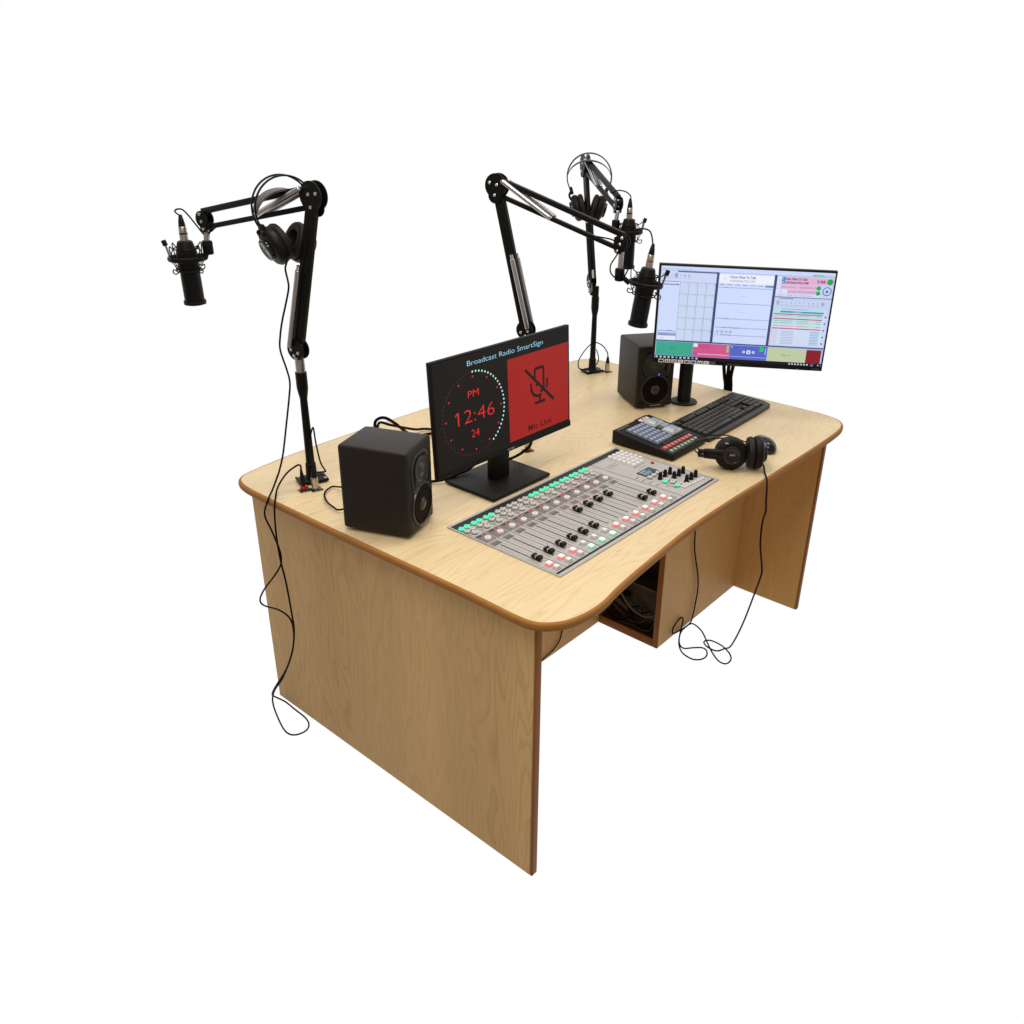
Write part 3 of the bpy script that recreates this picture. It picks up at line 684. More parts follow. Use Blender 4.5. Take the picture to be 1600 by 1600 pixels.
# ------------------------------------------------------------------ loudspeakers
def speaker(cx, cy, deg, label, led, knob):
    t = thing('studio_speaker', (cx, cy, .752), label, 'speaker', 'studio speakers on the desk')
    T = Matrix.Translation((cx, cy, .752)) @ Matrix.Rotation(math.radians(deg), 4, 'Z')
    W, D, H = .136, .174, .2165
    MB().box((0, 0, .003+H/2), (W, D, H-.003), M['spkside'], T, .008, 4).build('cabinet', t)
    F = T @ frame((-W/2, -D/2, 0), (1, 0, 0), (0, 0, 1))
    bf = MB(); bf.box((W/2, H/2+.002, -.0010), (W-.017, H-.020, .004), M['spkside'], F, .0008, 2)
    baf = bf.build('front_baffle', t)
    # waveguide and tweeter
    zf = .0024
    wg = MB(); poly = [(.022, .118), (.032, .105), (.056, .116), (.080, .116), (.104, .105), (.114, .118), (.119, .165), (.108, .190), (.090, .199), (.046, .199), (.028, .190), (.017, .165)]
    pp = [(p.x, p.y) for p in catmull([V((x, y, 0)) for x, y in poly], 4, True)]
    m_ = len(pp)
    vs = [(x, y, zf) for x, y in pp]+[(W/2+(x-W/2)*.93, .155+(y-.155)*.92, zf+.0016) for x, y in pp]+[(W/2+(x-W/2)*.80, .155+(y-.155)*.80, zf+.0004) for x, y in pp]
    fs = [[r*m_+i, r*m_+(i+1) % m_, (r+1)*m_+(i+1) % m_, (r+1)*m_+i] for r in range(2) for i in range(m_)]+[[2*m_+i for i in range(m_)]]
    wg.add(vs, fs, M['gloss'], F); wgo = wg.build('tweeter_waveguide', t)
    tw = MB(); tw.lathe([(.031, .0032), (.026, .0044), (.019, .0046), (.0175, .0036), (.0160, .0042), (.012, .0080), (.006, .0098), (.0001, .0102)], M['cone'], F @ Matrix.Translation((W/2, .157, 0)), 28); tw.build('tweeter', t)
    wf = MB(); C_ = F @ Matrix.Translation((W/2, .066, 0))
    wf.lathe([(.0530, .0022), (.0520, .0050), (.0490, .0056), (.0475, .0040)], M['cone'], C_, 40); wfo = wf.build('woofer', t)
    MB().lathe([(.0475, .0042), (.0460, .0066), (.0430, .0070), (.0405, .0048)], M['rubber'], C_, 40).build('surround', wfo)
    MB().lathe([(.0405, .0047), (.030, .0035), (.0180, .0028), (.0170, .0044), (.010, .0080), (.0001, .0092)], M['cone'], C_, 40).build('cone', wfo)
    MB().text('M-AUDIO', .0066, M['ink'], F @ Matrix.Translation((W/2+.006, .0085, .0024)), 'CENTER', .0002, width=.040).build('maker_mark', t)
    if led: MB().sphere(V(F @ V((W/2+.010, .1195, .004))), .0032, M['led'], 8).build('power_light', t)
    if knob: MB().cyl(F @ V((.020, .016, .002)), F @ V((.020, .016, .010)), .0065, M['black'], n=16, bev=.001).build('volume_knob', t)
    q = MB()
    for dx in (-.045, .045):
        for dy in (-.06, .06): q.cyl(T @ V((dx, dy, -.0012)), T @ V((dx, dy, .008)), .008, M['rubber'], n=12)
    q.build('rubber_foot', t)
    return t
sl = speaker(.0655, .521, 22.7, 'black studio speaker at the left end of the desk beside the clock monitor', False, False)
sr = speaker(1.2816, .5889, -33.5, 'black studio speaker with a blue light beside the round pole stand', True, True)
MB().tube([V((.085, .600, .80)), V((.1012, .7691, .7590)), V((.0817, .7785, .7590)), V((.0510, .7592, .7590)), V((.0273, .7169, .7590)), V((.0188, .6821, .7590)), V((.0203, .6534, .7590)), V((.06, .62, .775)), V((.07, .60, .79))], .0024, M['rubber']).build('cable', sl)
MB().tube([V((.12, .61, .80)), V((.22, .75, .800)), V((.30, .840, .812)), V((.3310, .888, .840)), V((.3330, .876, .860)), V((.3456, .8576, .865)), V((.3779, .8529, .840)), V((.4262, .872, .800)), V((.480, .89, .764)), V((.54, .88, .7575))], .0045, M['rubber']).build('cable', sl)
MB().tube([V((.11, .62, .79)), V((.24, .76, .79)), V((.31, .850, .815)), V((.3488, .8918, .840)), V((.3954, .8975, .820)), V((.4589, .9156, .790)), V((.5180, .9254, .765)), V((.5589, .9177, .7575)), V((.575, .85, .7575)), V((.54, .66, .7575))], .0040, M['rubber']).build('cable', sl)

# ------------------------------------------------------------------ boom arms and microphones
def quad_bar(mb, a, b, nrm, w, h, m):
    """square section bar from a to b; w along nrm, h across"""
    a = V(a); b = V(b); d = (b-a); L = d.length
    T = frame(a, d, nrm); mb.box((L/2, 0, 0), (L, w, h), m, T, .0022, 2)

def boom(label, B, J, E, Wp, kn, ring_c, ring_ax, ring_side, sp_off=.0165, sp_mat='chrome', lab=None):
    B, J, E, Wp, kn = map(V, (B, J, E, Wp, kn)); nb = len(B)
    t = thing('boom_arm', B, label, 'microphone arm', 'boom arms clamped to the desk')
    hd = V((Wp.x-E.x, Wp.y-E.y, 0)).normalized(); nrm = V((-hd.y, hd.x, 0))
    # base
    q = MB(); a = Matrix.Translation(B) @ Matrix.Rotation(-.35, 4, 'Z')
    q.box((0, 0, .004), (.078, .054, .008), M['armblack'], a, .003, 2)
    q.lathe([(.019, .008), (.0165, .013), (.0145, .018), (.0135, .05), (.0118, .052)], M['armblack'], Matrix.Translation(B), 20)
    base = q.build('base_plate', t)
    for dx, dy in ((-.031, -.019), (.031, -.019), (.031, .019), (-.031, .019)):
        p = a @ V((dx, dy, .008)); MB().lathe([(.0048, 0), (.0042, .0018), (.001, .0024)], M['steel'], Matrix.Translation(p), 10).build('screw', base)
    pt = V((B.x, B.y, J.z-.045))
    q = MB(); q.cyl(B+V((0, 0, .05)), V((B.x, B.y, J.z-.130)), .0112, M['armblack'], .0095, 18); q.lathe([(.0095, -.1302), (.0130, -.112), (.0145, -.100), (.0145, -.0600), (.0130, -.0585)], M['armblack'], Matrix.Translation((B.x, B.y, J.z)), 18)
    q.build('pole', t)
    q = MB(); q.cyl(V((B.x, B.y, J.z-.0585)), V((B.x, B.y, J.z-.02)), .0122, M[sp_mat], n=16)
    if (J-V((B.x, B.y, J.z))).length > .01: q.cyl(V((B.x, B.y, J.z-.05)), V((J.x, J.y, J.z-.042)), .011, M[sp_mat], n=14); q.cyl(V((J.x, J.y, J.z-.045)), J, .0105, M['chrome'], n=14)
    q.build('swivel_collar', t)
    def joint(P, r, ext, gap, bolts):
        q = MB()
        for s_ in (-1, 1):
            c = P+nrm*gap*s_
            q.cyl(c-nrm*.0016, c+nrm*.0016, r, M['armblack'], n=30)
            if ext is not None:
                d = V(ext); T = frame(c+d*.5, d, nrm); q.box((0, 0, 0), (d.length, .0030, r*1.25), M['armblack'], T, .001, 1)
                q.cyl(c+d-nrm*.0015, c+d+nrm*.0015, r*.62, M['armblack'], n=20)
        q.cyl(P-nrm*gap, P+nrm*gap, r*.45, M['armblack'], n=14)
        o = q.build('joint_plate', t)
        for bo in bolts:
            for s_ in (-1, 1):
                c = P+V(bo)+nrm*(gap+.0014)*s_
                MB().lathe([(.0046, 0), (.0042, .0024), (.0026, .0036), (.0005, .0040)], M['steel'], axis_frame(c, nrm*s_), 10).build('bolt', o)
    d1 = (E-J).normalized(); p1 = nrm.cross(d1)
    d2 = (Wp-E).normalized(); p2 = d2.cross(nrm)
    if p2.z < 0: p2 = -p2
    if p1.dot(hd) < 0: p1 = -p1
    q = MB()
    quad_bar(q, J+p1*.0079, E+p1*.0079, nrm, .015, .0155, M['armblack']); quad_bar(q, J-p1*.0079, E-p1*.0079, nrm, .015, .0155, M['armblack'])
    q.build('lower_arm', t)
    q = MB()
    quad_bar(q, E+p2*.018+d2*.006, Wp+p2*.018-d2*.002, nrm, .016, .0145, M['armblack']); quad_bar(q, E-p2*.022+d2*.010, Wp-p2*.020-d2*.002, nrm, .014, .0120, M['armblack'])
    q.build('upper_arm', t)
    for s_ in (-1, 1):
        o1 = nrm*sp_off*s_
        q = MB(); a0 = J+p1*.014+d1*.004+o1; a1 = J+p1*.010+d1*.205+o1
        q.cyl(a0, a1, .0066, M[sp_mat], n=14, bev=.001)
        q.cyl(a1, a1+d1*.012, .0045, M['steel'], n=10)
        q.build('spring', t)
        q = MB(); a0 = E+p2*.020+d2*.020+o1; a1 = E-p2*.017+d2*.185+o1
        q.cyl(a0, a1, .0066, M['chrome'], n=14, bev=.001)
        for e_ in (a0, a1): q.cyl(e_-nrm*.004, e_+nrm*.004, .0052, M['steel'], n=10)
        q.build('spring', t)
    joint(J, .0270, None, .0095, [p1*.012-d1*.004, -p1*.012-d1*.004, d1*-.016])
    joint(E, .0330, -p2*.026+d2*.006, .0098, [d2*.004+p2*.004, -p2*.024+d2*.006, d2*-.019+p2*.002])
    joint(Wp, .0200, -p2*.020, .0098, [p2*.012, -p2*.006, -p2*.024])
    if lab is not None: MB().box((0, 0, 0), (.0075, .030, .0006), M['label'], frame(V(lab), nrm if abs(nrm.dot(V((.708, .567, 0)))) < .5 else p1, d1), .0002, 1).build('rating_label', t)
    st = Wp-V((0, 0, .030))
    q = MB(); q.cyl(st+V((0, 0, .004)), kn+V((0, 0, .014)), .0075, M['chrome'], n=14); q.build('stub', t)
    # shock mount hanging from the arm
    c = V(ring_c); ax = V(ring_ax).normalized(); R_ = axis_frame(c, ax, V(ring_side))
    q = MB()
    q.box((0, 0, 0), (.022, .022, .036), M['armblack'], Matrix.Translation(kn), .005, 2)
    side = V(ring_side).normalized()
    q.cyl(kn, c+side*.044, .0070, M['armblack'], n=12)
    ring = [R_ @ V((.0440*math.cos(2*PI*i/40), .0440*math.sin(2*PI*i/40), 0)) for i in range(40)]
    q.tube(ring, .0042, M['armblack'], 8, True, 0, sq=(1, 1.5))
    for zz, rr in ((.024, .031), (-.030, .0315)):
        q.tube([R_ @ V((rr*math.cos(2*PI*i/30), rr*math.sin(2*PI*i/30), zz)) for i in range(30)], .0018, M['armblack'], 6, True, 0)
    for k in range(4):
        a_ = PI/4+k*PI/2+.3; ca, sa = math.cos(a_), math.sin(a_)
        q.tube([R_ @ V((.031*ca, .031*sa, .024)), R_ @ V((.040*ca, .040*sa, .028)), R_ @ V((.047*ca, .047*sa, .034)), R_ @ V((.049*ca, .049*sa, .026)), R_ @ V((.044*ca, .044*sa, 0))], .0015, M['armblack'], 6)
        q.tube([R_ @ V((.0315*ca, .0315*sa, -.030)), R_ @ V((.042*ca, .042*sa, -.034)), R_ @ V((.049*ca, .049*sa, -.030)), R_ @ V((.048*ca, .048*sa, -.022)), R_ @ V((.040*ca, .040*sa, -.024)), R_ @ V((.0305*ca, .0305*sa, -.016))], .0015, M['armblack'], 6)
    k_ = R_ @ V((-.050, .0, .030)); q.cyl(R_ @ V((-.044, 0, .0)), k_, .0028, M['chrome'], n=8); q.cyl(k_, R_ @ V((-.054, 0, .044)), .0062, M['black'], n=12, bev=.001)
    sm = q.build('shock_mount', t)
    q = MB(); zz = []
    for i in range(16):
        a_ = 2*PI*i/16; zz.append(R_ @ V((.044*math.cos(a_), .044*math.sin(a_), 0)) if i % 2 == 0 else R_ @ V((.031*math.cos(a_), .031*math.sin(a_), .024 if i % 4 == 1 else -.030)))
    q.tube(zz, .0013, M['rubber'], 6, True, 0); q.build('elastic_cord', sm)
    return t

def mic(label, c, ax, band, cable):
    c = V(c); ax = V(ax).normalized(); T = axis_frame(c, ax)
    t = thing('studio_microphone', c, label, 'microphone', 'studio microphones on boom arms')
    MB().lathe([(.0001, .0415), (.0150, .0410), (.0185, .0385), (.0255, .012), (.0262, .004), (.0262, -.030), (.0250, -.032), (.0240, -.036)], M['black'], T, 28).build('body', t)
    MB().lathe([(.0238, -.0362), (.0243, -.060), (.0243, -.1085)], M['grille'], T, 28).build('grille', t)
    MB().lathe([(.0243, -.1086), (.0272, -.1090), (.0280, -.1130), (.0272, -.1185), (.0200, -.1205), (.0001, -.121)], M['black'], T, 28).build('end_ring', t)
    q = MB(); q.lathe([(.0105, .0416), (.0105, .056), (.0098, .0565)], M['nickel'], T, 16)
    q.lathe([(.0100, .0566), (.0100, .0605)], band, T, 16); q.lathe([(.0100, .0606), (.0098, .074), (.0088, .0755)], M['nickel'], T, 16)
    q.lathe([(.0086, .0756), (.0074, .086), (.0040, .1030), (.003, .104)], M['black'], T, 14); q.build('connector', t)
    if cable: MB().tube([T @ V((0, 0, .100))]+[V(p) for p in cable], .0020, M['rubber'], 8).build('cable', t)
    return t

rh = V((.6342, -.7732, 0)); fh = V((.7732, .6342, 0))
W1 = V((.0417, 1.1387, 1.4052)); E1 = V((.1071, .7675, 1.4849))
boom('black boom arm on the left corner of the desk reaching back over the edge', (.0899, .8653, .753), (.0899, .8653, 1.114), E1, W1, (.0379, 1.1372, 1.3360), (0, 1.1751, 1.3090), (-.0111, .0135, .9998), rh)
mic('black studio microphone hanging off the left corner of the desk', (0, 1.1751, 1.3113), (-.0111, .0135, .9998), M['dark'],
    [(-.0085, 1.186, 1.4225), (.001, 1.180, 1.428), (.012, 1.168, 1.418), (.0384, 1.136, 1.360), (.044, 1.130, 1.372), (.052, 1.10, 1.39), (.058, 1.07, 1.398)])
W2 = V((.8030, .3900, 1.3588)); E2 = V((.7112, .7586, 1.4792))
boom('black boom arm rising behind the clock monitor and reaching over the console', (.7342, .6665, .753), (.7342, .6665, 1.0850), E2, W2, (.7969, .3878, 1.2741), (.8366, .3278, 1.2525), (.0773, -.0942, .9925), -rh)
a2 = V((.0773, -.0942, .9925)).normalized()
mic('black studio microphone with a red-banded plug, in front of the playout monitor', (.8366, .3278, 1.2549), a2, M['red'],
    [(.8398, .3241, 1.3841), (.8316, .3334, 1.3943), (.8162, .3519, 1.3943), (.8080, .3560, 1.3769), (.8095, .3611, 1.3460), (.8070, .3642, 1.2998), (.7926, .3776, 1.2638), (.7782, .4002, 1.2741), (.7741, .4032, 1.2998), (.7833, .3868, 1.3358), (.7885, .4053, 1.3614), (.7802, .4567, 1.3676)])
W3 = V((1.267, .733, 1.400)); E3 = V((1.4965, 1.048, 1.4968))
boom('black boom arm at the far right corner of the desk, seen end on', (1.4351, .9299, .753), (1.4240, .9435, 1.100), E3, W3, (1.2607, .7337, 1.3310), (1.2882, .6998, 1.3120), (0, 0, 1), -rh, .008, 'armblack', (1.4240-.012, .9435-.014, 1.128))
mic('black studio microphone hanging from the far right arm, partly hidden by the middle arm', (1.2882, .6998, 1.3120), (0, 0, 1), M['dark'],
    [(1.2875, .700, 1.425), (1.278, .714, 1.437), (1.264, .735, 1.440), (1.268, .76, 1.430), (1.30, .79, 1.428)])

# plugs in the desktop sockets with their leads
xlr_plug(.0620, .8130, M['nickel'], 'silver plug in the right of the two sockets before the left arm', [V((.066, .822, .822)), V((.074, .838, .835)), V((.084, .850, .868)), V((.100, .852, .905)), V((.1045, .853, .86)), V((.108, .846, .805)), V((.120, .846, .778)), V((.129, .862, .766)), V((.112, .880, .764)), V((.092, .886, .765))])
xlr_plug(.6490, .5800, M['orange'], 'plug with an orange ring in the socket under the clock monitor', [V((.652, .584, .83)), V((.672, .606, .86)), V((.712, .650, .90)), V((.728, .656, .94))])
xlr_plug(1.4770, .8875, M['nickel'], 'silver plug in the socket beside the far right arm', [V((1.475, .890, .828)), V((1.462, .902, .852)), V((1.447, .914, .864)), V((1.428, .926, .868)), V((1.405, .945, .84)), V((1.39, .962, .80)), V((1.392, .962, .768)), V((1.415, .950, .762)), V((1.452, .928, .772)), V((1.458, .918, .80)), V((1.442, .918, .84))])

# ------------------------------------------------------------------ headphones
def ear_cup(t, T, inward=True):
    """T: z axis points outwards from the head"""
    o = MB().lathe([(.0405, -.0120), (.0455, -.0090), (.0470, -.001), (.0462, .006), (.0410, .0120), (.0330, .0150), (.0270, .0158)], M['black'], T, 36).build('ear_cup', t)
    MB().lathe([(.0268, .0156), (.0272, .0200), (.0255, .0235), (.0215, .0248), (.0195, .0236), (.0001, .0240)], M['gloss'], T, 30).build('hub', o)
    MB().text('AKG', .0075, M['ink'], T @ Matrix.Translation((0, 0, .0243)) @ Matrix.Rotation(-PI/2, 4, 'Z'), 'CENTER', .0002).build('maker_mark', o)
    MB().lathe([(.0405, -.0122), (.0445, -.0160), (.0455, -.0220), (.0425, -.0285), (.0350, -.0310), (.0260, -.0285), (.0220, -.0230), (.0200, -.0150)], M['blackmat'], T, 36).build('cushion', o)
    MB().box((.033, .017, .0135), (.004, .010, .004), M['ink'], T, .001, 1).build('slot', o)
    return o

def headphones_hung(label, P, axis, h=.046, half=.055, drop=.098, wr=.080, toe=.28, wire='armblack'):
    """hung by the strap at P; axis = ear-to-ear direction (unit, horizontal)"""
    P = V(P); x = V(axis).normalized(); z = V((0, 0, 1)); y = z.cross(x)
    t = thing('headphones', P, label, 'headphones', 'black headphones in the studio')
    def pt(a, b, c): return P+x*a+y*b+z*c
    q = MB()
    for s_ in (-1, 1):
        pts = []
        for i in range(15):
            a = -.22*PI+(1.44*PI)*i/14
            pts.append(pt(wr*math.cos(a), s_*(.009+.004*math.sin(max(0, a))), h-wr+wr*math.sin(a)*1.0))
        q.tube(pts, .0024, M[wire], 6)
    q.build('headband', t)
    q = MB(); vs = []; fs = []
    k = 18
    for i in range(k+1):
        a = PI*.06+PI*.88*i/k; rx = wr*.98
        xx = rx*math.cos(a); zz = .003-.058*(1-math.sin(a)); wd = .011+.011*math.sin(a)
        for s_ in (-1, 1):
            for dz in (0, .0042): vs.append(pt(xx, s_*wd, zz+dz))
    for i in range(k):
        a = i*4; b_ = a+4
        fs += [[a, a+2, b_+2, b_], [a+1, b_+1, b_+3, a+3], [a, b_, b_+1, a+1], [a+2, a+3, b_+3, b_+2]]
    q.add(vs, fs, M['strap']); q.build('strap', t)
    for s_ in (-1, 1):
        c = pt(s_*half, 0, -drop); ax = (x*s_*math.cos(toe)-z*math.sin(toe)).normalized()
        T = axis_frame(c, ax, z); o = ear_cup(t, T)
        q = MB(); e0 = pt(s_*wr*.79, 0, h-wr-wr*.60)
        for w_ in (-.013, .013):
            q.tube([e0+y*w_*.4, (e0+c)*.5+x*s_*.018+y*w_+z*.012, c+ax*.017+z*.026+y*w_*.6], .0038, M['black'], 8)
        q.box((0, 0, 0), (.012, .020, .026), M['black'], axis_frame(e0, (e0-pt(0, 0, -.3)).normalized(), x), .003, 2)
        q.build('yoke', t)
    return t
ax1 = V((.9848, -.1736, 0))
h1 = headphones_hung('black headphones hanging over the left boom arm', (.0905, .8620, 1.4880), ax1, h=.036, half=.036, drop=.120, wr=.074, toe=.42)
h3 = headphones_hung('black headphones hanging over the far right boom arm', (1.4640, 1.0030, 1.5060), rh, h=.030, half=.041, drop=.158, wr=.080, wire='bronze')
cord = [(.0660, .828, 1.352), (.0530, .820, 1.336), (.0425, .8121, 1.3227), (.0451, .8107, 1.2961), (.0446, .8110, 1.2767), (.0346, .8163, 1.2383), (.0247, .8216, 1.2024), (.0175, .8255, 1.1674), (.0142, .8272, 1.1332), (.0228, .8227, 1.0845), (.0264, .8207, 1.0516), (.0216, .8233, 1.0142), (.0102, .8294, .9501), (-.0051, .8375, .8676), (-.0170, .8439, .8235), (-.0264, .8489, .7982), (-.0381, .8551, .7695), (-.0540, .8500, .7540), (-.0620, .8668, .7056), (-.0600, .8464, .6641), (-.0600, .8196, .6132), (-.0600, .8230, .5735), (-.0600, .8583, .5265), (-.0600, .9244, .4534), (-.0600, .9543, .4076), (-.0600, .9364, .3961), (-.0600, .8628, .4131), (-.0600, .8135, .4077), (-.0600, .8030, .3689), (-.0600, .8182, .3070), (-.0600, .8655, .2142), (-.0600, .9410, .1106), (-.0450, .9900, .0500), (-.0172, 1.0294, .0040), (-.0133, 1.0064, .0040), (-.0100, .9791, .0040), (-.0120, .9319, .0040), (-.0140, .8760, .0040), (-.0250, .8427, .0040), (-.0470, .8267, .0040), (-.0770, .8344, .0040), (-.0881, .8637, .0040), (-.0715, .9254, .0040), (-.0500, .9851, .0240), (-.0640, .9402, .1007), (-.0640, .8842, .1756), (-.0640, .8205, .2887), (-.0640, .7941, .3750), (-.0640, .7946, .4323), (-.0640, .8024, .5210), (-.0640, .8150, .5841), (-.0640, .8205, .6579), (-.0640, .8135, .7358), (-.0379, .8426, .7570), (-.0151, .8635, .7700), (.0097, .8578, .8000), (.0305, .8411, .8200), (.0330, .8263, .8250), (.0380, .8320, .8080)]
MB().tube(cord, .0024, M['rubber'], 8, smooth=4).build('cord', h1)
q = MB(); a = axis_frame((.0400, .8325, .753), (-.03, .02, 1)); q.lathe([(.0070, 0), (.0085, .002), (.0085, .010)], M['red'], a, 14); q.lathe([(.0058, .0102), (.0062, .030), (.0050, .040), (.0025, .058)], M['black'], a, 14); q.build('jack_plug', h1)

# the pair lying on the desk
cL = V((.9362, .0640, .7980)); cR = V((.9960, .0120, .7985))
h2 = thing('headphones', (.95, .08, .752), 'black headphones lying on the desktop by the mouse and keypad', 'headphones', 'black headphones in the studio')
back = V((-.70, .714, 0))
nL = V((-.80, -.58, .10)).normalized(); nR = V((.60, -.80, .02)).normalized()
ear_cup(h2, axis_frame(cL, nL, V((0, 0, 1)))); ear_cup(h2, axis_frame(cR, nR, V((0, 0, 1))))
q = MB()
for dz in (0, .014):
    q.tube([cL+V((-.046, .060, -.004+dz*.4)), V((.902, .152, .786+dz)), V((.918, .176, .792+dz)), V((.948, .180, .798+dz)), V((.990, .160, .802+dz*.8)), V((1.026, .122, .804+dz*.6)), V((1.040, .080, .802)), cR+V((.036, .040, .004))], .0019, M['armblack'], 6)
q.build('headband', h2)
q = MB()
for w_ in (-.012, .012):
    q.tube([cL+nL*.014+V((-.012, .015, w_*.6)), cL+nL*.012+V((-.030, .042, w_*.55)), cL+V((-.040, .062, w_*.5-.004))], .0088, M['black'], 10)
q.box((0, 0, 0), (.022, .014, .030), M['black'], axis_frame(cL+V((-.042, .066, -.004)), (-.6, .8, 0), V((0, 0, 1))), .003, 2)
q.sphere(cL+V((-.052, .062, -.006)), .0075, M['gloss'], 10)
q.build('yoke', h2)
q = MB()
for w_ in (-.010, .010):
    q.tube([cR+nR*.017+V((.0, .0, w_)), cR+nR*.018+V((.022, .018, w_+.004)), cR+V((.036, .040, .004+w_*.4))], .0048, M['black'], 8)
q.build('yoke', h2)
cord = [(1.000, -.006, .768), (.9960, -.014, .7585), (.970, -.030, .7555), (.9300, -.056, .7545), (.8964, -.074, .743), (.8790, -.0840, .7170), (.8640, -.0940, .6950), (.8817, -.0820, .6573), (.8820, -.0818, .6170), (.8639, -.0941, .5801), (.8144, -.1278, .5488), (.8163, -.1265, .5190), (.8488, -.1044, .4494), (.9220, -.0546, .3005), (.9958, -.0044, .1742), (1.07, .046, .070), (1.1393, .0931, .0040), (1.1070, .1075, .0040), (1.1044, .1385, .0040), (1.1174, .1635, .0040), (1.1338, .1679, .0040), (1.1487, .1509, .0040), (1.1454, .1089, .0040), (1.1248, .0705, .0040), (1.0965, .0480, .0040), (1.0633, .0482, .0040), (1.0596, .0739, .0040), (1.0869, .1137, .0040), (1.1282, .1570, .0040), (1.1745, .2041, .0040), (1.1945, .2419, .0040), (1.1929, .2600, .0040), (1.1664, .2640, .0040), (1.1230, .2600, .0040), (1.0688, .2360, .0040), (1.0302, .2061, .0040), (1.0142, .1800, .0040), (1.0109, .1455, .0040), (1.0296, .1242, .0040), (1.0571, .1201, .0040), (1.0836, .1341, .0040), (1.0897, .1552, .0040), (1.0684, .1794, .0040), (1.0461, .1992, .0040), (1.0495, .2179, .0040), (1.0795, .2413, .0040), (1.1244, .2620, .0157), (1.1367, .2640, .0446), (1.1249, .2640, .0626), (1.0991, .2640, .0635), (1.0683, .2640, .0444), (1.0719, .2640, .0226), (1.0988, .2640, .0140), (1.1500, .2640, .0067), (1.1926, .2640, .0060), (1.2046, .2640, .0240), (1.2150, .2640, .0764), (1.2219, .2640, .1335), (1.2090, .2640, .2000), (1.1742, .2640, .2894), (1.1610, .2640, .3362), (1.1531, .2640, .3996), (1.1466, .2640, .4335), (1.141, .264, .52), (1.136, .264, .62), (1.13, .262, .715)]
MB().tube(cord, .0026, M['rubber'], 8, smooth=4).build('cord', h2)

# ------------------------------------------------------------------ keyboard, keypad, mouse
kb = thing('computer_keyboard', (1.305, .293, .752), 'black full-size computer keyboard at the right of the desk', 'keyboard')
KT = Matrix.Translation((1.305, .2925, .752)) @ Matrix.Rotation(math.radians(1.2), 4, 'Z') @ Matrix.Rotation(math.radians(4.2), 4, 'X')
q = MB(); pp = [(-.226, -.073), (-.223, -.0765), (-.10, -.0800), (.10, -.0800), (.212, -.0760), (.222, -.0720), (.2315, -.050), (.2325, -.040), (.2200, .0700), (.2140, .0750), (-.222, .0750), (-.226, .0710)]
m_ = len(pp)
vs = [(x*1.0, y*1.0, z) for z, k_ in ((.000, .985), (.004, 1.0), (.014, 1.0), (.0175, .985)) for x, y in [(a*k_, b_*k_) for a, b_ in pp]]
q.add(vs, [[r*m_+i, r*m_+(i+1) % m_, (r+1)*m_+(i+1) % m_, (r+1)*m_+i] for r in range(3) for i in range(m_)]+[[3*m_+i for i in range(m_)], list(range(m_))[::-1]], M['keydark'], KT)
q.box((-.02, -.004, .0178), (.43, .118, .0016), M['black'], KT, .0005, 1)
q.box((-.135, .0655, .0182), (.10, .010, .0015), M['black'], KT, .0005, 1); q.box((-.01, .0655, .0182), (.10, .010, .0015), M['black'], KT, .0005, 1)
for k_ in range(6): q.box((.07+k_*.026, .0660, .0188), (.018, .007, .0025), M['keydark'], KT, .0008, 1)
q.box((.165, .071, .0185), (.022, .006, .0012), M['ink'], KT)
q.build('case', kb)
P_ = .0190; kx0 = -.2180; keys = []
def row(y, ws, x0=kx0, ch=None):
    x = x0
    for w in ws:
        if w > 0: keys.append((x+w*P_/2, y, w))
        x += abs(w)*P_
ys = [.0485, .0250, .0065, -.0120, -.0305, -.0490]
row(ys[0], [1, -1, 1, 1, 1, 1, -.5, 1, 1, 1, 1, -.5, 1, 1, 1, 1, -.2, 1, 1, 1])
row(ys[1], [1]*13+[2]); row(ys[2], [1.5]+[1]*12+[1.5]); row(ys[3], [1.75]+[1]*11+[2.25]); row(ys[4], [2.25]+[1]*10+[2.75]); row(ys[5], [1.25, 1.25, 1.25, 6.25, 1.25, 1.25, 1.25, 1.25])
nx = kx0+15.2*P_
for r_ in (1, 2): row(ys[r_], [1, 1, 1], nx)
keys.append((nx+1.5*P_, ys[4], 1)); row(ys[5], [1, 1, 1], nx)
px_ = nx+3.2*P_
row(ys[1], [1]*4, px_); row(ys[2], [1]*4, px_); row(ys[3], [1]*4, px_); row(ys[4], [1]*4, px_); row(ys[5], [2, 1], px_)
kcache = {}
def key_mesh(w):
    if w not in kcache:
        q = MB(); ww = w*P_-.0022; dd = .0160
        vs = [(sx*ww/2*k_, sy*dd/2*k_, z) for z, k_ in ((0, 1), (.0042, .97), (.0062, .88)) for sx, sy in ((-1, -1), (1, -1), (1, 1), (-1, 1))]
        q.add(vs, [[r*4+i, r*4+(i+1) % 4, (r+1)*4+(i+1) % 4, (r+1)*4+i] for r in range(2) for i in range(4)]+[[8, 9, 10, 11]], M['keydark'], None, False)
        q.rect(-.0035, .0005, -.0010, .0040, .00635, M['dimink'])
        kcache[w] = q.mesh('key')
    return kcache[w]
rotk = KT.to_quaternion()
keys.sort(key=lambda k: -k[0])
far, near = keys[:max(0, len(keys)-100)], keys[max(0, len(keys)-100):]
for x, y, w in near:
    o = inst(key_mesh(w), 'key', kb, (KT @ V((x, y, .0186)))-V(kb.location)); o.rotation_mode = 'QUATERNION'; o.rotation_quaternion = rotk
if far:
    q = MB()
    for x, y, w in far: q.box((x, y, .0213), (w*P_-.0024, .0156, .0055), M['keydark'], KT, .0008, 1)
    q.build('keys', kb, kind='stuff')

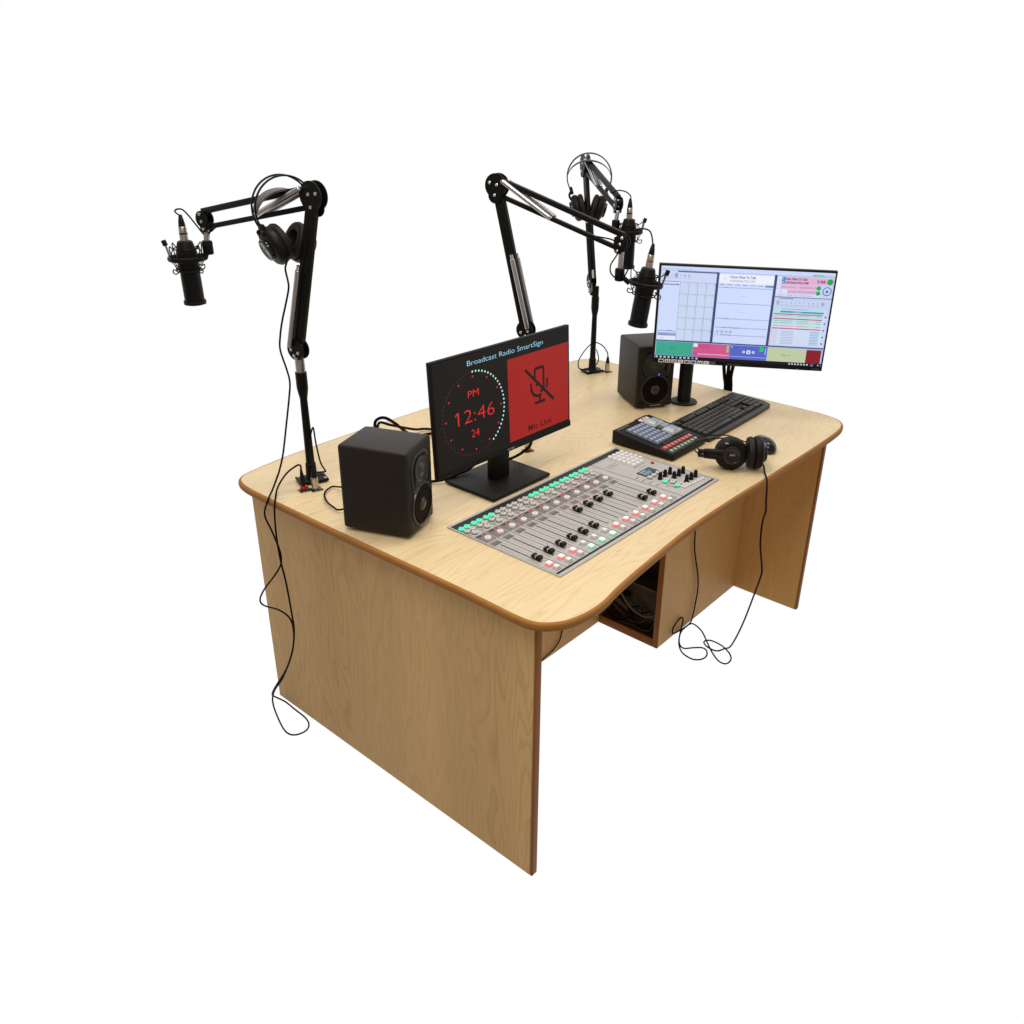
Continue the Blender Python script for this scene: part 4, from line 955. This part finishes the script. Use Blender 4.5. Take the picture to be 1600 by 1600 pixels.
kp_ = thing('control_keypad', (.966, .320, .752), 'black wedge-shaped keypad with red, green and blue-grey keys beside the keyboard', 'keypad')
KP = Matrix.Translation((.868, .2125, .752))
q = MB(); w_, d_, h0, h1_ = .196, .2165, .0200, .0430
ptsb = [(0, 0), (w_, 0), (w_, d_), (0, d_)]
bm = bmesh.new(); bv = [bm.verts.new((x, y, z)) for x, y, z in ((0, 0, .001), (w_, .002, .001), (w_+.002, d_, .001), (-.002, d_, .001), (0, 0, h0), (w_, .002, h0), (w_+.002, d_, h1_), (-.002, d_, h1_))]
for f in ((3, 2, 1, 0), (0, 1, 5, 4), (1, 2, 6, 5), (2, 3, 7, 6), (3, 0, 4, 7), (4, 5, 6, 7)): bm.faces.new([bv[i] for i in f])
bmesh.ops.bevel(bm, geom=bm.edges[:], offset=.0035, segments=3, profile=.5, affect='EDGES'); bm.verts.index_update()
q.add([v.co.copy() for v in bm.verts], [[v.index for v in f.verts] for f in bm.faces], M['black'], KP); bm.free()
q.build('case', kp_)
sl_ = math.atan2(h1_-h0, d_)
KF = KP @ Matrix.Translation((0, 0, h0)) @ Matrix.Rotation(sl_, 4, 'X')
rk = KF.to_quaternion()
def cap(w, d, h, m, deco=None):
    q = MB(); vs = [(sx*w/2*k_, sy*d/2*k_, z) for z, k_ in ((0, 1), (h*.6, .96), (h, .84)) for sx, sy in ((-1, -1), (1, -1), (1, 1), (-1, 1))]
    q.add(vs, [[r*4+i, r*4+(i+1) % 4, (r+1)*4+(i+1) % 4, (r+1)*4+i] for r in range(2) for i in range(4)]+[[8, 9, 10, 11]], m, None, False)
    if deco: deco(q)
    return q.mesh('key')
def putk(me, x, y, **kw):
    o = inst(me, 'key', kp_, (KF @ V((x, y, .0002)))-V(kp_.location), **kw); o.rotation_mode = 'QUATERNION'; o.rotation_quaternion = rk
tray = MB(); tray.box((.064, .126, .0006), (.088, .122, .0010), M['dark'], KF); tray.box((.083, .026, .0006), (.160, .047, .0010), M['dark'], KF); tray.box((.149, .143, .0006), (.066, .150, .0010), M['dark'], KF); tray.build('key_tray', kp_)
ck = cap(.0150, .0172, .0075, M['keyblue'], lambda q: q.rect(-.0045, -.003, .0035, .003, .0077, M['keypale']))
for r_ in range(6):
    for c_ in range(5): putk(ck, .0310+c_*.0168, .0770+r_*.0198)
cr_ = cap(.0172, .0176, .0075, M['keyred'], lambda q: q.rect(-.0045, -.004, .0045, .004, .0077, M['palered'])); cg_ = cap(.0172, .0176, .0060, M['keygreen'], lambda q: q.rect(-.004, -.004, .0045, .004, .0062, M['palegreen']))
for c_ in range(8):
    putk(cr_, .0140+c_*.0196, .0370); putk(cg_, .0140+c_*.0196, .0152)
cs_ = cap(.0150, .0110, .0050, M['keydark'])
for c_ in range(7): putk(cs_, .0430+c_*.0186, .0565)
big = cap(.056, .044, .0075, M['keylight'], lambda q: (q.rect(.000, -.016, .022, .018, .0077, M['keycyan']), q.rect(-.022, -.016, -.014, .006, .0077, M['white']), q.rect(-.022, -.017, -.012, -.0145, .0078, M['keyred']), q.rect(-.010, -.017, .002, -.011, .0078, M['keyred'])))
putk(big, .1490, .1660, label='large pale display key'); putk(big, .1490, .0980, label='large pale display key')
putk(cap(.030, .020, .006, M['keycyan']), .1600, .1320)
putk(cap(.013, .013, .006, M['dimink']), .1280, .1290)
putk(cap(.048, .016, .004, M['white'], lambda q: (q.rect(-.016, -.003, -.004, .004, .0042, M['keyred']), q.rect(0, -.003, .010, .003, .0042, M['grey']))), .1460, .2000, label='white label key')
MB().box((.040, .2060, .0006), (.060, .006, .0012), M['dimink'], KF, .0004, 1).build('groove_trim', kp_)

ms = thing('computer_mouse', (1.150, .062, .752), 'glossy black computer mouse behind the headphones', 'mouse')
T = Matrix.Translation((1.150, .062, .752)) @ Matrix.Rotation(math.radians(-35), 4, 'Z')
prof = [(.0300, .001), (.0320, .006), (.0315, .014), (.0280, .024), (.0215, .031), (.012, .0350), (.0001, .0365)]
q = MB(); q.lathe(prof, M['gloss'], T @ Matrix.Diagonal((1, 1.62, 1, 1)), 32); q.build('shell', ms)
MB().cyl(T @ V((-.004, -.030, .030)), T @ V((.004, -.030, .030)), .006, M['keydark'], n=14).build('scroll_wheel', ms)

# ------------------------------------------------------------------ inside the cupboard
pcx = thing('desktop_computer', (1.25, .40, .0300), 'black desktop computer with a round fan lying on the cupboard floor', 'computer')
MB().box((1.255, .4030, .1065), (.43, .196, .153), M['casegrey'], None, .003, 1).build('case', pcx)
q = MB()
for k_ in range(5): q.tube([V((1.037, .3640+(.012+.0085*k_)*math.cos(2*PI*i/28), .140+(.012+.0085*k_)*math.sin(2*PI*i/28)*.85)) for i in range(28)], .0013, M['fan'], 6, True, 0)
q.disc(0, 0, .012, 0, M['casegrey'], frame((1.0372, .3640, .140), (0, -1, 0), (0, 0, 1)))
q.box((1.038, .404, .1815), (.004, .19, .004), M['fan']); q.box((1.038, .316, .15), (.004, .004, .06), M['fan'])
q.build('fan_grille', pcx)
q = MB(); q.box((1.0385, .455, .125), (.003, .060, .030), M['grille'], None, .0005, 1); q.box((1.0385, .455, .080), (.003, .07, .036), M['fan'], None, .0005, 1); q.build('port_panel', pcx)
q = MB()
for k_ in range(4): q.box((1.0385, .330+k_*.018, .078), (.003, .012, .020), M['fan'], None, .0006, 1)
q.build('expansion_bracket', pcx)
rk_ = thing('dark_filler_box', (1.30, .405, .187), 'black box added on top of the computer to darken the cupboard', 'filler box')  # made-up black box filling the upper cupboard, where the inside lies in shade
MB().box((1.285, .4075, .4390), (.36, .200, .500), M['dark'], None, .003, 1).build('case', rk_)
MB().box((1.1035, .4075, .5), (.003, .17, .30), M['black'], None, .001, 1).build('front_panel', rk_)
cab = thing('cable_bundle', (1.01, .40, .030), 'tangle of black and grey cables in front of the computer in the cupboard', 'cables')
MB().tube([V((1.005, .505, .30)), V((1.000, .470, .190)), V((1.000, .430, .135)), V((1.005, .395, .100)), V((1.012, .350, .085)), V((1.03, .32, .09))], .0042, M['fan'], 8).build('grey_cable', cab)
for pts in ([(1.004, .512, .17), (1.002, .48, .155), (1.000, .43, .125), (1.006, .40, .085), (1.02, .37, .07)], [(1.0, .515, .10), (1.0, .46, .098), (1.004, .41, .080), (1.02, .36, .09), (1.035, .34, .10)],
            [(.998, .516, .075), (.996, .48, .045), (.998, .44, .040), (1.004, .405, .062), (1.02, .39, .085)], [(1.012, .41, .10), (1.008, .39, .055), (1.010, .36, .040), (1.014, .335, .042), (1.03, .32, .07)], [(1.008, .50, .26), (1.004, .47, .16), (1.01, .42, .10), (1.022, .38, .11)]):
    MB().tube([V(p) for p in pts], .0032, M['rubber'], 8).build('black_cable', cab)
for pts in ([(1.012, .512, .22), (1.006, .478, .10), (1.012, .44, .06), (1.006, .40, .050), (1.014, .36, .055), (1.03, .345, .08)], [(1.015, .50, .14), (1.010, .455, .115), (1.016, .415, .135), (1.024, .380, .118), (1.035, .36, .10)], [(1.004, .47, .034), (1.000, .43, .034), (1.008, .385, .034), (1.004, .345, .034), (1.014, .318, .045), (1.03, .315, .09)]):
    MB().tube([V(p) for p in pts], .0026, M['casegrey'], 8).build('grey_cable', cab)
hc = MB().tube([V((.775, .5185, .40)), V((.772, .5180, .20)), V((.7680, .5170, .100)), V((.7621, .5165, .0706)), V((.7533, .5165, .0463)), V((.7199, .5160, .0250)), V((.66, .515, .016)), V((.45, .50, .006)), V((.30, .46, .005))], .0022, M['rubber'], 8)
hc = hc.build('power_cable'); hc['label'] = 'thin dark cable hanging down the back panel under the desk'; hc['category'] = 'cable'

# ------------------------------------------------------------------ camera
cam = bpy.data.cameras.new('camera'); co = bpy.data.objects.new('camera', cam); COL.objects.link(co)
F_ = V((.708, .5673, -.4201)); R_ = V((.6341, -.7731, .0244))
F_.normalize(); R_ = (R_-F_*R_.dot(F_)).normalized(); U_ = R_.cross(F_)
mw = Matrix.Identity(4)
for i in range(3): mw[i][0] = R_[i]; mw[i][1] = U_[i]; mw[i][2] = -F_[i]
mw.translation = V((-1.0904, -.9087, 1.68)); co.matrix_world = mw
cam.sensor_width = 36; cam.lens = 1293/1600*36; cam.shift_x = -62/1600; cam.shift_y = -33/1600
cam.clip_start = .05; cam.clip_end = 200
sc.camera = co

# ------------------------------------------------------------------ light: world white ahead, dimmed warm behind to darken near faces, ceiling lamps
w = bpy.data.worlds.new('World'); sc.world = w; w.use_nodes = True
nt = w.node_tree; N = nt.nodes.new; L_ = nt.links.new
bg = nt.nodes['Background']
tc = N('ShaderNodeTexCoord'); sep = N('ShaderNodeSeparateXYZ'); L_(tc.outputs['Generated'], sep.inputs[0])
def mth(op, a, b_=None):
    m = N('ShaderNodeMath'); m.operation = op
    for i, v in enumerate((a, b_)):
        if v is None: continue
        if isinstance(v, (int, float)): m.inputs[i].default_value = v
        else: L_(v, m.inputs[i])
    return m.outputs[0]
hx = mth('ADD', mth('MULTIPLY', sep.outputs[0], .78), mth('MULTIPLY', sep.outputs[1], .626))
mr = N('ShaderNodeMapRange'); mr.interpolation_type = 'SMOOTHSTEP'
mr.inputs[1].default_value = -.05; mr.inputs[2].default_value = .20; mr.inputs[3].default_value = .335; mr.inputs[4].default_value = 1.0
L_(hx, mr.inputs[0])
mixw = N('ShaderNodeMix'); mixw.data_type = 'RGBA'
mixw.inputs[6].default_value = (1, .81, .575, 1); mixw.inputs[7].default_value = (1, 1, 1, 1)
L_(mr.outputs[0], mixw.inputs[0])
mf = N('ShaderNodeMapRange'); mf.interpolation_type = 'SMOOTHSTEP'      # world dimmed straight below, added to cut light on undersides
mf.inputs[1].default_value = -.985; mf.inputs[2].default_value = -.88; mf.inputs[3].default_value = .10; mf.inputs[4].default_value = 1.0
L_(sep.outputs[2], mf.inputs[0])
L_(mixw.outputs[2], bg.inputs[0]); L_(mth('MULTIPLY', mr.outputs[0], mf.outputs[0]), bg.inputs[1])

def lamp(loc, sx, sy, power, col=(1, .955, .88)):
    l = bpy.data.lights.new('ceiling_lamp', 'AREA'); l.shape = 'RECTANGLE'; l.size = sx; l.size_y = sy; l.energy = power; l.color = col
    o = bpy.data.objects.new('ceiling_lamp', l); COL.objects.link(o); o.location = loc
    return o
lamp((.1, .6, 2.75), 1.2, .6, 20)
lamp((1.5, .0, 2.75), 1.2, .6, 10)
lamp((-1.0, -.5, 2.75), 1.2, .6, 22)

sc.view_settings.view_transform = 'Standard'; sc.view_settings.look = 'None'; sc.view_settings.exposure = 0; sc.view_settings.gamma = 1
sc.view_settings.use_curve_mapping = False
sc.cycles.max_bounces = 8
